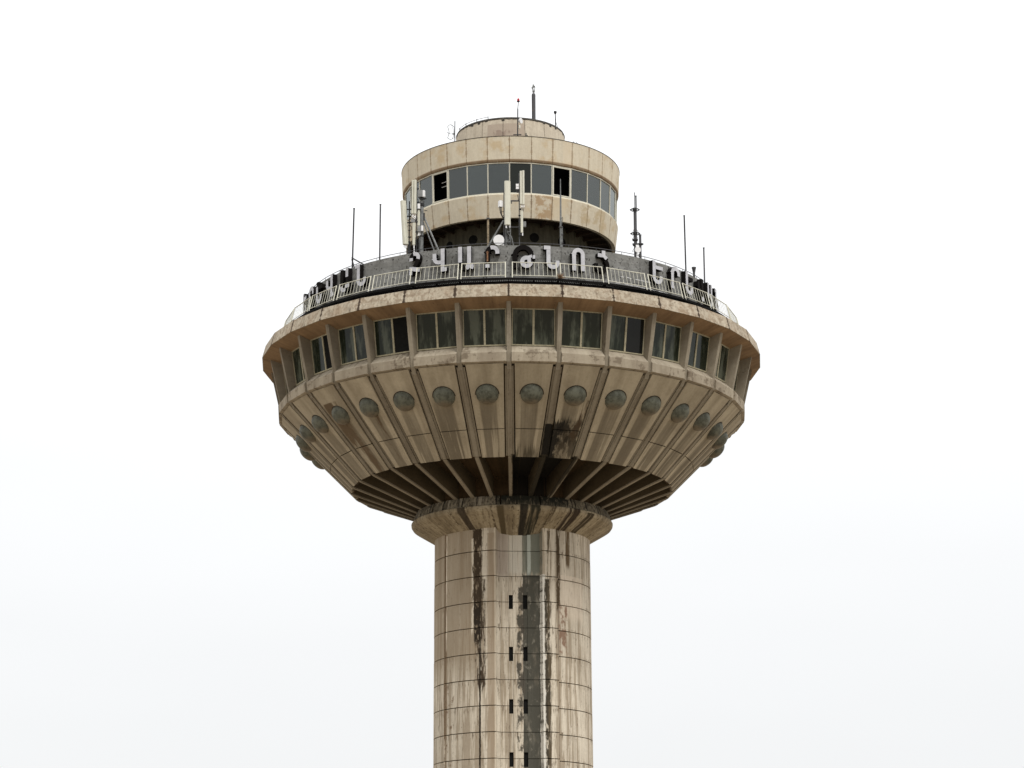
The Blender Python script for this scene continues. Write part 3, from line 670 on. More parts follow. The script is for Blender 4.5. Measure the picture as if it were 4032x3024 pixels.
# ------------------------------------------------------------------ sign letters
LR, LB, LH = 15.5, 46.70, 1.62
def ribbon(bm, path, w, d0, d1, fr, mat=0):
    """stroke along path with constant width, extruded from depth d0 to d1"""
    P = [Vector((p[0], p[1])) for p in path]; n = len(P); Lp, Rp = [], []
    for i in range(n):
        t = (P[min(i+1, n-1)]-P[max(i-1, 0)]).normalized(); nn = Vector((-t.y, t.x))
        k = 1.
        if 0 < i < n-1:
            t1 = (P[i]-P[i-1]).normalized(); k = 1/max(.6, abs(t1.dot(t)))
        Lp.append(P[i]+nn*w/2*k); Rp.append(P[i]-nn*w/2*k)
    rows = [[bm.verts.new(fr(a.x, a.y, d)) for a, d in ((Lp[i], d0), (Lp[i], d1), (Rp[i], d1), (Rp[i], d0))] for i in range(n)]
    for i in range(n-1):
        A, B = rows[i], rows[i+1]
        for j in range(4): bm.faces.new((A[j], B[j], B[(j+1) % 4], A[(j+1) % 4])).material_index = mat
    bm.faces.new(rows[0]).material_index = mat; bm.faces.new(rows[-1][::-1]).material_index = mat
def arc(cx, cy, r, a0, a1, n=14): return [(cx+r*math.cos(rad(a0+(a1-a0)*i/n)), cy+r*math.sin(rad(a0+(a1-a0)*i/n))) for i in range(n+1)]
W = .28
FORM = {   # letter: width, [(path, stroke width)], faces still in place [(path, width)]
 'Ze': (.82, [(arc(.40, 1.22, .27, 200, -25), W), ([(.645, 1.10), (.62, .98), (.36, .56)], W), ([(0, .42), (.80, .36)], .27), ([(.135, .58), (.135, .02)], .26)],
        [([(.135, 1.22), (.135, 1.0)], .25), (arc(.40, 1.22, .27, 112, -25), .26), ([(.0, .46), (.35, .43)], .27), ([(.35, .40), (.80, .31)], .29), ([(.11, .29), (.11, .02)], .22)]),
 'Ve': (1.04, [([(.13, 1.30), (.13, .95)]+arc(.42, .95, .29, 180, 270, 8)+[(.62, .66)], W), ([(.71, 1.62), (.71, 0)], W), ([(.84, .15), (1.02, .15)], .28)],
        [([(.13, 1.30), (.13, .95)]+arc(.42, .95, .29, 180, 270, 8)+[(.57, .66)], .26), ([(.71, 1.62), (.71, 0)], .27), ([(.85, .14), (1.01, .14)], .26)]),
 'Ayb': (1.09, [([(.14, 1.62), (.14, .42)]+arc(.45, .42, .31, 180, 270, 8)+[(.6, .11)], W), ([(.76, 1.62), (.76, .05)], W), ([(.86, .24), (1.07, .24)], .30)],
        [([(.14, 1.62), (.14, .52)], .27), ([(.76, 1.62), (.76, .44)], .27), ([(.55, .10), (.65, .14), (.80, .29), (.95, .16), (1.06, .12)], .26), ([(.56, .31), (1.06, .31)], .24)]),
 'Re': (.97, [([(.165, 0), (.165, 1.14)]+arc(.50, 1.14, .335, 180, 0, 14)+[(.835, 1.0)], .30)],
        [(arc(.50, 1.14, .335, 112, 0, 10)+[(.835, 1.02)], .27), ([(.165, .06), (.165, .30)], .28)]),
 'To': (1.56, [([(.16, 0), (.16, .92)]+arc(.71, .92, .55, 180, -8, 20), .31), (arc(.93, .45, .29, 0, 352, 26), .30), ([(1.15, .77), (1.52, .77)], .28)],
        [(arc(.93, .45, .29, 78, 360, 22), .28), ([(1.11, .32), (1.10, .80), (1.30, .84)], .24), ([(1.34, .79), (1.51, .79)], .25)]),
 'Nu': (1.07, [([(.31, 1.62), (.31, .445)]+arc(.615, .445, .305, 180, 360, 14)+[(.92, .60)], W), ([(0, 1.48), (.20, 1.48)], .28)],
        [([(.31, 1.34), (.31, .445)]+arc(.615, .445, .305, 180, 360, 14)+[(.92, .60)], .27), ([(0, 1.485), (.45, 1.485)], .265)]),
 'Vo': (.92, [([(.14, 0), (.14, 1.16)]+arc(.45, 1.16, .31, 180, 0, 16)+[(.76, 0)], W)], [([(.14, 0), (.14, 1.16)]+arc(.45, 1.16, .31, 180, 0, 16)+[(.76, 0)], .27)]),
 'Co': (.88, [([(0, 1.27), (.45, 1.27)], .27), ([(.43, 1.62), (.43, 1.2)], .27), ([(.42, 1.24), (.60, 1.10), (.69, .96)], .27), (arc(.32, .62, .42, 55, -180, 20)+[(-.10, .68)], .27)],
        [([(0, 1.275), (.29, 1.27)], .26), ([(.43, 1.62), (.43, 1.14)], .26), ([(.50, 1.22), (.66, 1.07)], .25)]),
 'E': (1.0, [([(.15, 1.62), (.15, .45)]+arc(.47, .45, .32, 180, 360, 14)+[(.79, .60)], W), ([(.28, 1.16), (.96, 1.16)], .27)],
        [([(.15, 1.62), (.15, .45)]+arc(.47, .45, .32, 180, 360, 14)+[(.79, .60)], .27), ([(.29, 1.165), (.96, 1.165)], .26)]),
}
FORM['Re_full'] = (FORM['Re'][0], FORM['Re'][1], [([(.165, 0), (.165, 1.14)]+arc(.50, 1.14, .335, 180, 0, 14)+[(.835, 1.0)], .27)])
FORM['Ayb_bare'] = (1.09, FORM['Ayb'][1], [([(.76, 1.62), (.76, 1.0)], .27), (arc(.45, .42, .31, 180, 300, 10), .27), ([(.58, .33), (1.04, .36)], .26)])
FORM['E_bare'] = (1.0, FORM['E'][1], [([(.15, 1.62), (.15, .45)]+arc(.47, .45, .32, 180, 360, 14)+[(.79, .60)], .27)])
FORM['E_low'] = (1.0, FORM['E'][1], [([(.15, 1.25), (.15, .45)]+arc(.47, .45, .32, 180, 360, 14)+[(.79, .60)], .27)])
FORM['Ve_bare'] = (1.04, FORM['Ve'][1], [([(.71, .30), (.71, 0)], .27)])
def letter(form, az, label, group):
    wd, strokes, faces = FORM[form]
    e = Vector((math.cos(rad(az)), math.sin(rad(az)), 0)); o_ = Vector((math.sin(rad(az)), -math.cos(rad(az)), 0)); base = pol(15.5, az, 0)
    ob = empty('sign_letter', (base.x, base.y, LB), label, 'sign letter', group)
    fr = lambda u, v, d: e*(u-wd/2)+o_*d+Vector((0, 0, v))
    bm = BM()
    for i, (p, w_) in enumerate(strokes): ribbon(bm, p, w_, -.36+i*.004, -.01-i*.004, fr)
    for u, v in ((.2*wd, .5), (.8*wd, .5), (.3*wd, 1.25)): tube(bm, fr(u, v, -.42), fr(u, v, -.35), .025, n=5)
    new('letter_case', bm, 'shell', ob)
    bm = BM()
    for i, (p, w_) in enumerate(faces): ribbon(bm, p, w_, .0+i*.003, .012+i*.003, fr)
    new('letter_face', bm, 'face', ob)
    return ob, fr
GC, GR, GL = 'letters of the middle word on the sign wall', 'letters of the right word on the sign wall', 'letters of the left word on the sign wall'
letter('Ze', -24.65, 'letter like a 2 with gaps in its grey face, first of the middle word', GC)
letter('Ve', -17.85, 'grey letter with hooked left arm and straight stem, second of the middle word', GC)
letter('Ayb', -11.15, 'two upright grey bars joined at a notched foot, third letter of the middle word', GC)
ob, fr = letter('Re', -4.6, 'hooked letter with bare rusty stem and grey curved top, fourth of the middle word', GC)
bm = BM(); box(bm, fr(.165, .80, -.006), (.10, .02, .60), Matrix.Rotation(rad(-4.6), 3, 'Z')); hexa(bm, [fr(.06, 1.12, 0), fr(.27, 1.12, 0), fr(.165, 1.24, 0)], [fr(.06, 1.12, -.03), fr(.27, 1.12, -.03), fr(.165, 1.24, -.03)])
new('rusty_bracket', bm, 'rust', ob)
letter('To', 3.3, 'wide letter with black faceless arch curling into a small grey ring', GC)
letter('Nu', 10.15, 'grey letter like a flagged J right of the black arch letter', GC)
letter('Vo', 17.0, 'complete grey arch-shaped letter like an upside-down U', GC)
letter('Co', 23.75, 'last letter of the middle word, grey cross over black faceless curl', GC)
letter('E', 40.3, 'grey letter with side arm and curled foot, first of the right word', GR)
letter('Re_full', 46.85, 'grey hooked letter with complete face, second of the right word', GR)
letter('E_bare', 53.0, 'third letter of the right word, grey stem with bare dark side arm', GR)
letter('Ve_bare', 59.2, 'large black faceless letter beside the thin right pole, grey only at its foot', GR)
letter('Ayb', 65.0, 'fifth letter of the right word, two steps seen nearly edge on', GR)
letter('Nu', 70.6, 'outermost letter at the right edge of the sign wall', GR)
letter('Nu', -41.5, 'grey letter like a J at the right end of the left word', GL)
letter('Ayb_bare', -47.5, 'left-word letter with faceless dark left bar and short grey bar', GL)
letter('Ve', -54.1, 'grey hooked letter between the dark bare letter and the narrow one, left word', GL)
letter('E_low', -60.0, 'letter of the left word with dark bare top and narrow grey curled stem', GL)
letter('Re_full', -65.5, 'narrow grey hooked letter second from the left edge of the sign wall', GL)
letter('E', -71.3, 'outermost letter at the left edge of the sign wall, seen almost edge on', GL)

# ------------------------------------------------------------------ poles and antennas
def V(x, y, z): return Vector((x, y, z))
def thing(name, origin, label, cat, parts, group=None):
    """parts: (name, material, builder(bm)) in world coordinates; stored relative to the thing's base"""
    ob = empty(name, origin, label, cat, group); made = {}
    for p in parts:
        bm = BM(); p[2](bm); bmesh.ops.translate(bm, verts=bm.verts[:], vec=-Vector(origin))
        par = ob
        if len(p) > 3 and p[3]: par = made[p[3]]
        if p[0] in ('clamp', 'arm', 'collar', 'connector', 'crossbar', 'brace', 'bracket'):
            todo = set(bm.verts)
            while todo:
                st_, isl = [todo.pop()], []
                while st_:
                    v_ = st_.pop(); isl.append(v_)
                    for e_ in v_.link_edges:
                        o2 = e_.other_vert(v_)
                        if o2 in todo: todo.remove(o2); st_.append(o2)
                nb = BM(); mp_ = {v_: nb.verts.new(v_.co) for v_ in isl}
                for f_ in {f_ for v_ in isl for f_ in v_.link_faces}: nb.faces.new([mp_[v_] for v_ in f_.verts])
                new(p[0], nb, p[1], par)
            bm.free(); continue
        o_ = new(p[0], bm, p[1], par, smooth=False); made[p[0]] = o_
    return ob
def panel(bm, x, y, z0, z1, w_, d_=.14, az=0., tilt=(0, 0)):
    """antenna cover with a rounded front"""
    R_ = Matrix.Rotation(rad(az), 3, 'Z'); q = [(-w_/2, d_*.5), (-w_/2, -d_*.15), (-w_*.36, -d_*.42), (0, -d_*.5), (w_*.36, -d_*.42), (w_/2, -d_*.15), (w_/2, d_*.5)]
    hexa(bm, [Vector((x, y, z0))+R_ @ Vector((u, v, 0)) for u, v in q], [Vector((x+tilt[0], y+tilt[1], z1))+R_ @ Vector((u, v, 0)) for u, v in q])
def loop(bm, c_, r, az=0., r2=.02, a0=0, a1=360):
    e = Vector((math.cos(rad(az)), math.sin(rad(az)), 0)); pts = [Vector(c_)+e*r*math.cos(rad(a0+(a1-a0)*i/14))+Vector((0, 0, r*math.sin(rad(a0+(a1-a0)*i/14)))) for i in range(15)]
    chain(bm, pts, r2, 5)
def dish(bm, c_, r, az, depth=.16):
    d = Vector((math.sin(rad(az)), -math.cos(rad(az)), -.05)).normalized(); c_ = Vector(c_)
    tube(bm, c_, c_+d*.05, r, r*.985, n=28); tube(bm, c_-d*depth*1.6, c_-d*.003, r*.42, r*.97, n=28)
B0 = 44.8

# middle antenna group
thing('lattice_mast', (-.18, -14.3, B0), 'dark bolted antenna mast behind the sign wall at its middle, with diagonal strut', 'antenna mast', [
    ('mast_frame', 'galv', lambda b: ([tube(b, (-.18+dx, -14.3+dy, B0), (-.18+dx, -14.3+dy, 50.15), .03) for dx in (-.16, .16) for dy in (-.13, .13)],
        [tube(b, (-.18-s_*.16, -14.43, 45.2+i*.45), (-.18+s_*.16, -14.43, 45.65+i*.45), .022) for i in range(11) for s_ in ((-1) ** i,)],
        [box(b, (-.18, -14.30, z_), (.38, .32, .07)) for z_ in (47.5, 48.9, 49.6, 50.15)], tube(b, (-.28, -14.28, B0), (-.28, -14.28, 50.2), .06), tube(b, (-.08, -14.26, B0), (-.08, -14.26, 50.2), .05))),
    ('side_pole', 'steel', lambda b: tube(b, (-.45, -14.5, 46.5), (-.45, -14.5, 52.66), .035)),
    ('strut', 'galv', lambda b: (tube(b, (-.48, -14.48, 50.4), (-1.75, -14.35, 48.2), .06), tube(b, (.03, -14.45, 49.3), (.26, -14.45, 48.2), .035))),
    ('crossbar', 'steel', lambda b: (box(b, (.12, -14.52, 51.78), (.95, .05, .09)), box(b, (.25, -14.5, 49.92), (.85, .05, .05)), box(b, (-.3, -14.65, 51.9), (.3, .3, .05)), box(b, (-.3, -14.65, 50.6), (.3, .3, .05)), box(b, (.05, -14.7, 51.6), (.07, .1, .13)))),
])
thing('panel_antenna', (-.21, -14.9, 49.94), 'wide ivory panel antenna left of the middle pair, in front of the cab apron', 'antenna', [
    ('cover', 'radome', lambda b: panel(b, -.21, -14.9, 49.94, 53.06, .40, .2, 8)),
    ('connector', 'white', lambda b: (tube(b, (-.30, -14.88, 49.72), (-.30, -14.88, 49.935), .045), tube(b, (-.06, -14.86, 49.75), (-.06, -14.86, 49.935), .035))),
    ('clamp', 'black', lambda b: (box(b, (-.38, -14.72, 52.3), (.2, .2, .06)), box(b, (-.38, -14.72, 50.4), (.2, .2, .06)))),
    ('cable', 'cable', lambda b: chain(b, [V(-.30, -14.86, 49.72), V(-.28, -14.7, 49.3), V(-.05, -14.6, 48.9), V(.05, -14.6, 48.3)], .022))], 'panel antennas')
thing('panel_antenna', (.78, -14.72, 51.44), 'tallest ivory panel antenna, right one of the middle pair, over the cab windows', 'antenna', [
    ('cover', 'radome', lambda b: (panel(b, .70, -14.74, 51.46, 53.83, .15, .16), panel(b, .86, -14.74, 51.44, 53.86, .15, .16))),
    ('connector', 'white', lambda b: [tube(b, (.72+i*.09, -14.72, 51.24), (.72+i*.09, -14.72, 51.44), .03) for i in range(3)]),
    ('cable', 'cable', lambda b: [chain(b, [V(.72+i*.09, -14.72, 51.25), V(.70+i*.08, -14.72, 51.0), V(.78, -14.68, 50.85+i*.03), V(.66, -14.6, 51.0)], .02) for i in range(3)])], 'panel antennas')
thing('panel_antenna', (.73, -14.7, 49.26), 'short narrow ivory antenna hanging below the tallest panel antenna', 'antenna', [
    ('cover', 'radome', lambda b: panel(b, .745, -14.7, 49.45, 51.0, .17, .14)),
    ('connector', 'white', lambda b: tube(b, (.79, -14.7, 49.24), (.79, -14.7, 49.44), .04)),
    ('clamp', 'black', lambda b: (box(b, (.63, -14.62, 49.36), (.18, .16, .2)), box(b, (.63, -14.62, 51.15), (.14, .16, .08)), box(b, (.60, -14.62, 50.7), (.16, .16, .05))))], 'panel antennas')
tag(new('antenna_pole', (lambda b: (tube(b, (.58, -14.5, 46.5), (.58, -14.5, 53.76), .035), b)[1])(BM()), 'steel'), 'thin dark pole carrying the right antennas of the middle pair', 'pole')
thing('radio_unit', (-.68, -14.6, 51.2), 'white radio box on the pole left of the wide panel antenna, with looping cables', 'radio unit', [
    ('case', 'white', lambda b: box(b, (-.68, -14.62, 51.52), (.26, .26, .44), Matrix.Rotation(rad(25), 3, 'Z'))),
    ('cable', 'cable', lambda b: ([chain(b, [V(-.76+i*.07, -14.62, 51.3), V(-.70+i*.04, -14.6, 50.9), V(-.58, -14.58, 50.62+i*.04), V(-.46, -14.5, 50.55)], .02) for i in range(3)], loop(b, (-.50, -14.58, 50.85), .16)))], 'radio units')
thing('radio_unit', (.47, -14.6, 52.6), 'small white radio unit with black cap beside the top of the tallest antenna', 'radio unit', [
    ('case', 'white', lambda b: (box(b, (.46, -14.6, 52.86), (.20, .18, .17)), box(b, (.46, -14.6, 52.66), (.20, .18, .17)))),
    ('connector', 'black', lambda b: (tube(b, (.47, -14.6, 52.35), (.47, -14.6, 52.57), .07, .09), tube(b, (.47, -14.6, 52.2), (.52, -14.55, 51.8), .02)))], 'radio units')
thing('radio_unit', (.93, -14.56, 49.9), 'small grey finned box behind the short narrow antenna', 'radio unit', [
    ('case', 'grey', lambda b: (box(b, (.93, -14.5, 50.10), (.20, .18, .36)), [box(b, (.85+i*.05, -14.595, 50.10), (.02, .03, .36)) for i in range(4)]))], 'radio units')
thing('dish_antenna', (-.81, -14.85, 48.89), 'round white dish on the sign wall at the foot of the middle mast', 'dish antenna', [
    ('reflector', 'white', lambda b: dish(b, (-.81, -14.82, 48.89), .37, -3, .3)),
    ('feed_housing', 'white', lambda b: tube(b, (-.95, -14.5, 48.55), (-1.12, -14.45, 48.2), .16, .2, 10)),
    ('bracket', 'white', lambda b: (box(b, (-.52, -14.6, 48.75), (.14, .2, .1)), box(b, (-.55, -14.6, 48.6), (.2, .18, .1))))], 'dish antennas')
thing('tapered_antenna', (3.38, -14.1, B0), 'single slim grey antenna tapering to a point, in front of the open cab window', 'antenna', [
    ('pole', 'galv', lambda b: (tube(b, (3.38, -14.1, B0), (3.38, -14.1, 50.0), .075), tube(b, (3.38, -14.1, 50.0), (3.385, -14.1, 52.33), .072, .055), tube(b, (3.48, -14.12, 46), (3.48, -14.12, 50.0), .028))),
    ('tip', 'galv', lambda b: (tube(b, (3.385, -14.1, 52.33), (3.385, -14.1, 53.4), .033, .028), tube(b, (3.385, -14.1, 53.4), (3.385, -14.1, 53.5), .028, .005))),
    ('collar', 'steel', lambda b: (tube(b, (3.38, -14.1, 50.0), (3.38, -14.1, 50.06), .14, n=12), tube(b, (3.42, -14.15, 50.1), (3.52, -14.2, 50.65), .02), tube(b, (3.4, -14.1, 50.6), (3.52, -14.15, 50.75), .02), box(b, (3.48, -14.15, 49.5), (.1, .08, .08)), box(b, (3.48, -14.15, 48.9), (.1, .08, .08))))])
thing('rusty_pole', (-1.54, -13.41, B0), 'rusty mottled pole under the cab left of the middle strut', 'pole', [
    ('post', 'rustpole', lambda b: tube(b, (-1.54, -13.41, B0), (-1.54, -13.41, 52.2), .07)), ('clip', 'steel', lambda b: box(b, (-1.54, -13.44, 50.9), (.22, .2, .08)))])

# left antenna group
thing('antenna_mast', (-6.09, -12.6, B0), 'stout grey mast of the left antenna group with two diagonal braces', 'antenna mast', [
    ('post', 'galv', lambda b: tube(b, (-6.09, -12.6, B0), (-6.09, -12.6, 52.5), .14, n=12)),
    ('brace', 'galv', lambda b: (tube(b, (-5.95, -12.55, 51.4), (-4.75, -13.05, 48.4), .065), tube(b, (-5.97, -12.5, 51.0), (-5.05, -12.8, 48.4), .045))),
    ('collar', 'black', lambda b: (tube(b, (-6.09, -12.6, 52.1), (-6.09, -12.6, 52.3), .19, n=12), tube(b, (-6.09, -12.6, 49.9), (-6.09, -12.6, 49.98), .18, n=12), box(b, (-5.93, -12.58, 51.35), (.12, .16, .5)), box(b, (-6.0, -12.7, 52.62), (.5, .12, .08)), box(b, (-5.8, -12.7, 51.75), (.2, .04, .04))))])
thing('panel_antenna', (-7.2, -12.6, 49.34), 'leaning ivory panel antenna at the left edge of the left group, against the sky', 'antenna', [
    ('cover', 'radome', lambda b: panel(b, -7.20, -12.60, 49.36, 52.5, .34, .3, -50, (-.19, .02))),
    ('connector', 'white', lambda b: (tube(b, (-7.13, -12.58, 49.1), (-7.13, -12.58, 49.35), .06), tube(b, (-7.27, -12.55, 49.15), (-7.27, -12.55, 49.35), .03), tube(b, (-7.12, -12.56, 48.4), (-7.13, -12.58, 49.1), .02)))], 'panel antennas')
thing('panel_antenna', (-6.6, -12.9, 51.43), 'tallest ivory panel antenna of the left group, before the end cab windows', 'antenna', [
    ('cover', 'radome', lambda b: (panel(b, -6.685, -12.92, 51.45, 53.88, .15, .17, -25), panel(b, -6.53, -12.99, 51.43, 53.88, .15, .17, -25))),
    ('connector', 'white', lambda b: [tube(b, (-6.70+i*.1, -12.9, 51.2), (-6.70+i*.1, -12.9, 51.44), .035) for i in range(3)]),
    ('cable', 'cable', lambda b: [chain(b, [V(-6.70+i*.1, -12.9, 51.2), V(-6.66+i*.08, -12.9, 50.95), V(-6.5, -12.85, 50.9+i*.05), V(-6.42, -12.8, 51.2)], .022) for i in range(3)])], 'panel antennas')
thing('panel_antenna', (-6.6, -12.9, 49.0), 'short narrow ivory antenna below the tallest one of the left group', 'antenna', [
    ('cover', 'radome', lambda b: panel(b, -6.6, -12.9, 49.22, 50.80, .17, .15, -20)),
    ('connector', 'white', lambda b: (tube(b, (-6.58, -12.9, 48.98), (-6.58, -12.9, 49.21), .045), tube(b, (-6.56, -12.9, 48.5), (-6.57, -12.9, 48.95), .035)))], 'panel antennas')
thing('panel_antenna', (-6.27, -12.62, 50.6), 'narrow cream antenna between the dark pole and the stout mast of the left group', 'antenna', [
    ('cover', 'radome', lambda b: (panel(b, -6.29, -12.78, 50.65, 51.8, .17, .13, -20), panel(b, -6.31, -12.74, 49.9, 50.6, .2, .13, -20)))], 'panel antennas')
thing('clamped_pole', (-6.93, -12.5, B0), 'thin black pole with cable loops beside the leaning left antenna', 'pole', [
    ('post', 'black', lambda b: (tube(b, (-6.93, -12.5, B0), (-6.93, -12.5, 49.6), .10), tube(b, (-6.93, -12.5, 49.6), (-6.93, -12.5, 52.5), .038))),
    ('arm', 'black', lambda b: [box(b, (-6.95, -12.55, z_), (.32, .1, .06)) for z_ in (51.9, 51.4, 50.95, 49.9)]),
    ('cable', 'cable', lambda b: (loop(b, (-6.93, -12.56, 50.55), .18), loop(b, (-6.97, -12.58, 51.25), .15), loop(b, (-6.85, -12.6, 51.1), .12), loop(b, (-6.88, -12.62, 51.5), .1)))])
thing('clamped_pole', (-6.4, -12.78, B0), 'tall thin black pole right behind the tallest left antenna', 'pole', [
    ('post', 'black', lambda b: tube(b, (-6.4, -12.78, B0), (-6.42, -12.78, 53.85), .035)),
    ('arm', 'black', lambda b: [box(b, (-6.38, -12.78, z_), (.22, .1, .07)) for z_ in (53.3, 52.3, 51.7, 50.9, 50.2)]),
    ('cable', 'cable', lambda b: (loop(b, (-6.38, -12.8, 51.1), .14), chain(b, [V(-6.4, -12.8, 50.2), V(-6.25, -12.75, 49.8), V(-6.3, -12.7, 49.2), V(-6.2, -12.7, 48.6)], .03)))])
thing('radio_unit', (-6.13, -12.81, 52.6), 'square grey and white radio box on top of the stout left mast', 'radio unit', [
    ('case', 'grey', lambda b: box(b, (-6.18, -12.80, 52.93), (.34, .22, .48), Matrix.Rotation(rad(-12), 3, 'Z'))),
    ('side_cover', 'white', lambda b: box(b, (-5.93, -12.80, 52.93), (.13, .24, .46), Matrix.Rotation(rad(-12), 3, 'Z'))),
    ('bracket', 'black', lambda b: (box(b, (-6.08, -12.75, 52.6), (.3, .14, .14)), loop(b, (-6.1, -12.85, 52.42), .2, r2=.02, a0=180, a1=360)))], 'radio units')
thing('radio_unit', (-6.26, -12.75, 51.73), 'white tapering box between dark pole and stout mast of the left group', 'radio unit', [
    ('case', 'white', lambda b: box(b, (-6.27, -12.80, 52.02), (.17, .18, .36))), ('base', 'black', lambda b: box(b, (-6.26, -12.78, 51.80), (.2, .18, .05)))], 'radio units')
thing('radio_unit', (-6.18, -12.78, 50.36), 'lower box with white side on the stout mast of the left group', 'radio unit', [
    ('case', 'grey', lambda b: box(b, (-6.22, -12.82, 50.38), (.22, .2, .40))), ('side_cover', 'white', lambda b: box(b, (-6.03, -12.82, 50.42), (.13, .2, .38))),
    ('connector', 'white', lambda b: (tube(b, (-6.28, -12.8, 49.9), (-6.25, -12.8, 50.15), .05), tube(b, (-6.18, -12.8, 49.95), (-6.18, -12.8, 50.15), .03)))], 'radio units')
thing('radio_unit', (-6.75, -12.8, 51.0), 'grey cable box beneath the tallest left antenna', 'radio unit', [
    ('case', 'grey', lambda b: box(b, (-6.66, -12.85, 50.98), (.28, .2, .26))), ('strap', 'white', lambda b: (tube(b, (-6.7, -12.97, 51.2), (-6.5, -12.95, 51.05), .03), tube(b, (-6.65, -12.97, 51.3), (-6.48, -12.95, 51.15), .03)))], 'radio units')

# whip poles round the terrace
def whip(p, q, label, mat, brace=None):
    parts = [('post', mat, lambda b: (tube(b, p, q, .055), tube(b, Vector(q), Vector(q)+Vector((0, 0, .05)), .07)))]
    if brace: parts.append(('brace', 'black', lambda b: [tube(b, a_, b_, .05) for a_, b_ in brace]))
    return thing('whip_pole', tuple(p), label, 'pole', parts, 'straight poles round the terrace')
whip((-11.05, -9.68, B0), (-10.91, -9.86, 52.9), 'leaning black pole with two braces, far left above the sign wall', 'black',
     [((-11.02, -9.73, 49.36), (-10.11, -10.67, 48.55)), ((-11.02, -9.73, 49.25), (-10.78, -9.97, 48.4))])
whip((-8.99, -11.63, B0), (-8.97, -11.63, 52.56), 'upright dark brown pole without braces, left of the cab', 'steel')
whip((12.26, -8.1, B0), (12.21, -8.18, 52.85), 'tall black pole rising above the right word, left of the vent pipe', 'black')
whip((13.78, -5.15, B0), (13.8, -5.06, 51.5), 'dark pole nearest the right edge, right of the vent pipe', 'steel')
thing('vent_pipe', (13.28, -2.42, B0), 'short grey vent pipe with flared top between the two right poles', 'vent pipe', [
    ('pipe', 'steel', lambda b: tube(b, (13.28, -2.42, B0), (13.28, -2.42, 50.55), .085, n=12)), ('cowl', 'steel', lambda b: (tube(b, (13.28, -2.42, 50.5), (13.28, -2.42, 50.85), .085, .15, 12), tube(b, (13.28, -2.42, 50.851), (13.28, -2.42, 50.92), .165, n=12)))])
thing('lattice_mast', (8.54, -11.46, B0), 'dark antenna mast with two hexagonal ring frames, right of the cab', 'antenna mast', [
    ('post', 'steel', lambda b: tube(b, (8.54, -11.46, B0), (8.57, -11.46, 52.3), .115, n=10)),
    ('whip', 'black', lambda b: (tube(b, (8.555, -11.45, 52.2), (8.56, -11.45, 53.4), .028), tube(b, (8.56, -11.45, 53.4), (8.56, -11.45, 53.5), .028, .006), tube(b, (8.65, -11.42, 52.2), (8.65, -11.42, 53.18), .045), tube(b, (8.65, -11.42, 53.18), (8.65, -11.42, 53.22), .06))),
    ('ring_frame', 'black', lambda b: [(chain(b, [V(8.55+.33*math.cos(i*math.pi/3), -11.46+.33*math.sin(i*math.pi/3), z_) for i in range(7)], .03), [tube(b, (8.55, -11.46, z_), (8.55+.33*math.cos(i*math.pi/3), -11.46+.33*math.sin(i*math.pi/3), z_), .02) for i in range(6)], tube(b, (8.55, -11.46, z_-.1), (8.55, -11.46, z_+.12), .15, n=8)) for z_ in (52.18, 50.45)]),
    ('stay', 'black', lambda b: (tube(b, (8.50, -11.5, 50.85), (8.36, -11.5, 50.5), .012), tube(b, (8.60, -11.5, 50.85), (8.78, -11.5, 50.5), .012), tube(b, (8.50, -11.5, 50.35), (8.32, -11.5, 49.98), .014), tube(b, (8.32, -11.5, 49.98), (8.5, -11.5, 50.0), .014), tube(b, (8.5, -11.5, 49.45), (8.32, -11.5, 49.15), .014), tube(b, (8.32, -11.5, 49.15), (8.5, -11.5, 49.2), .014), tube(b, (8.62, -11.5, 50.3), (8.72, -11.5, 50.12), .012))),
    ('clamp', 'black', lambda b: (box(b, (8.54, -11.5, 49.98), (.36, .3, .1)), box(b, (8.72, -11.48, 49.68), (.75, .12, .1)), box(b, (8.54, -11.5, 49.62), (.32, .3, .08))))])
thing('clamped_pole', (8.88, -11.46, B0), 'short dark tube clamped to the right of the ring-framed mast', 'pole', [
    ('post', 'steel', lambda b: (tube(b, (8.88, -11.46, B0), (8.885, -11.46, 50.33), .085, n=10), tube(b, (8.885, -11.46, 50.33), (8.885, -11.46, 50.37), .1, n=10))), ('clamp', 'black', lambda b: box(b, (8.88, -11.46, 49.68), (.28, .28, .09)))])
thing('dish_antenna', (8.69, -11.65, 49.2), 'small pale round dish between the ring-framed mast and its short tube', 'dish antenna', [
    ('reflector', 'white', lambda b: dish(b, (8.69, -11.66, 49.21), .215, 12, .18)), ('feed_housing', 'white', lambda b: (box(b, (8.67, -11.6, 48.78), (.15, .14, .34)), box(b, (8.67, -11.6, 49.5), (.2, .1, .16)))), ('bracket', 'black', lambda b: (box(b, (8.80, -11.5, 48.85), (.1, .1, .2)), loop(b, (8.78, -11.6, 48.8), .07, r2=.015)))], 'dish antennas')

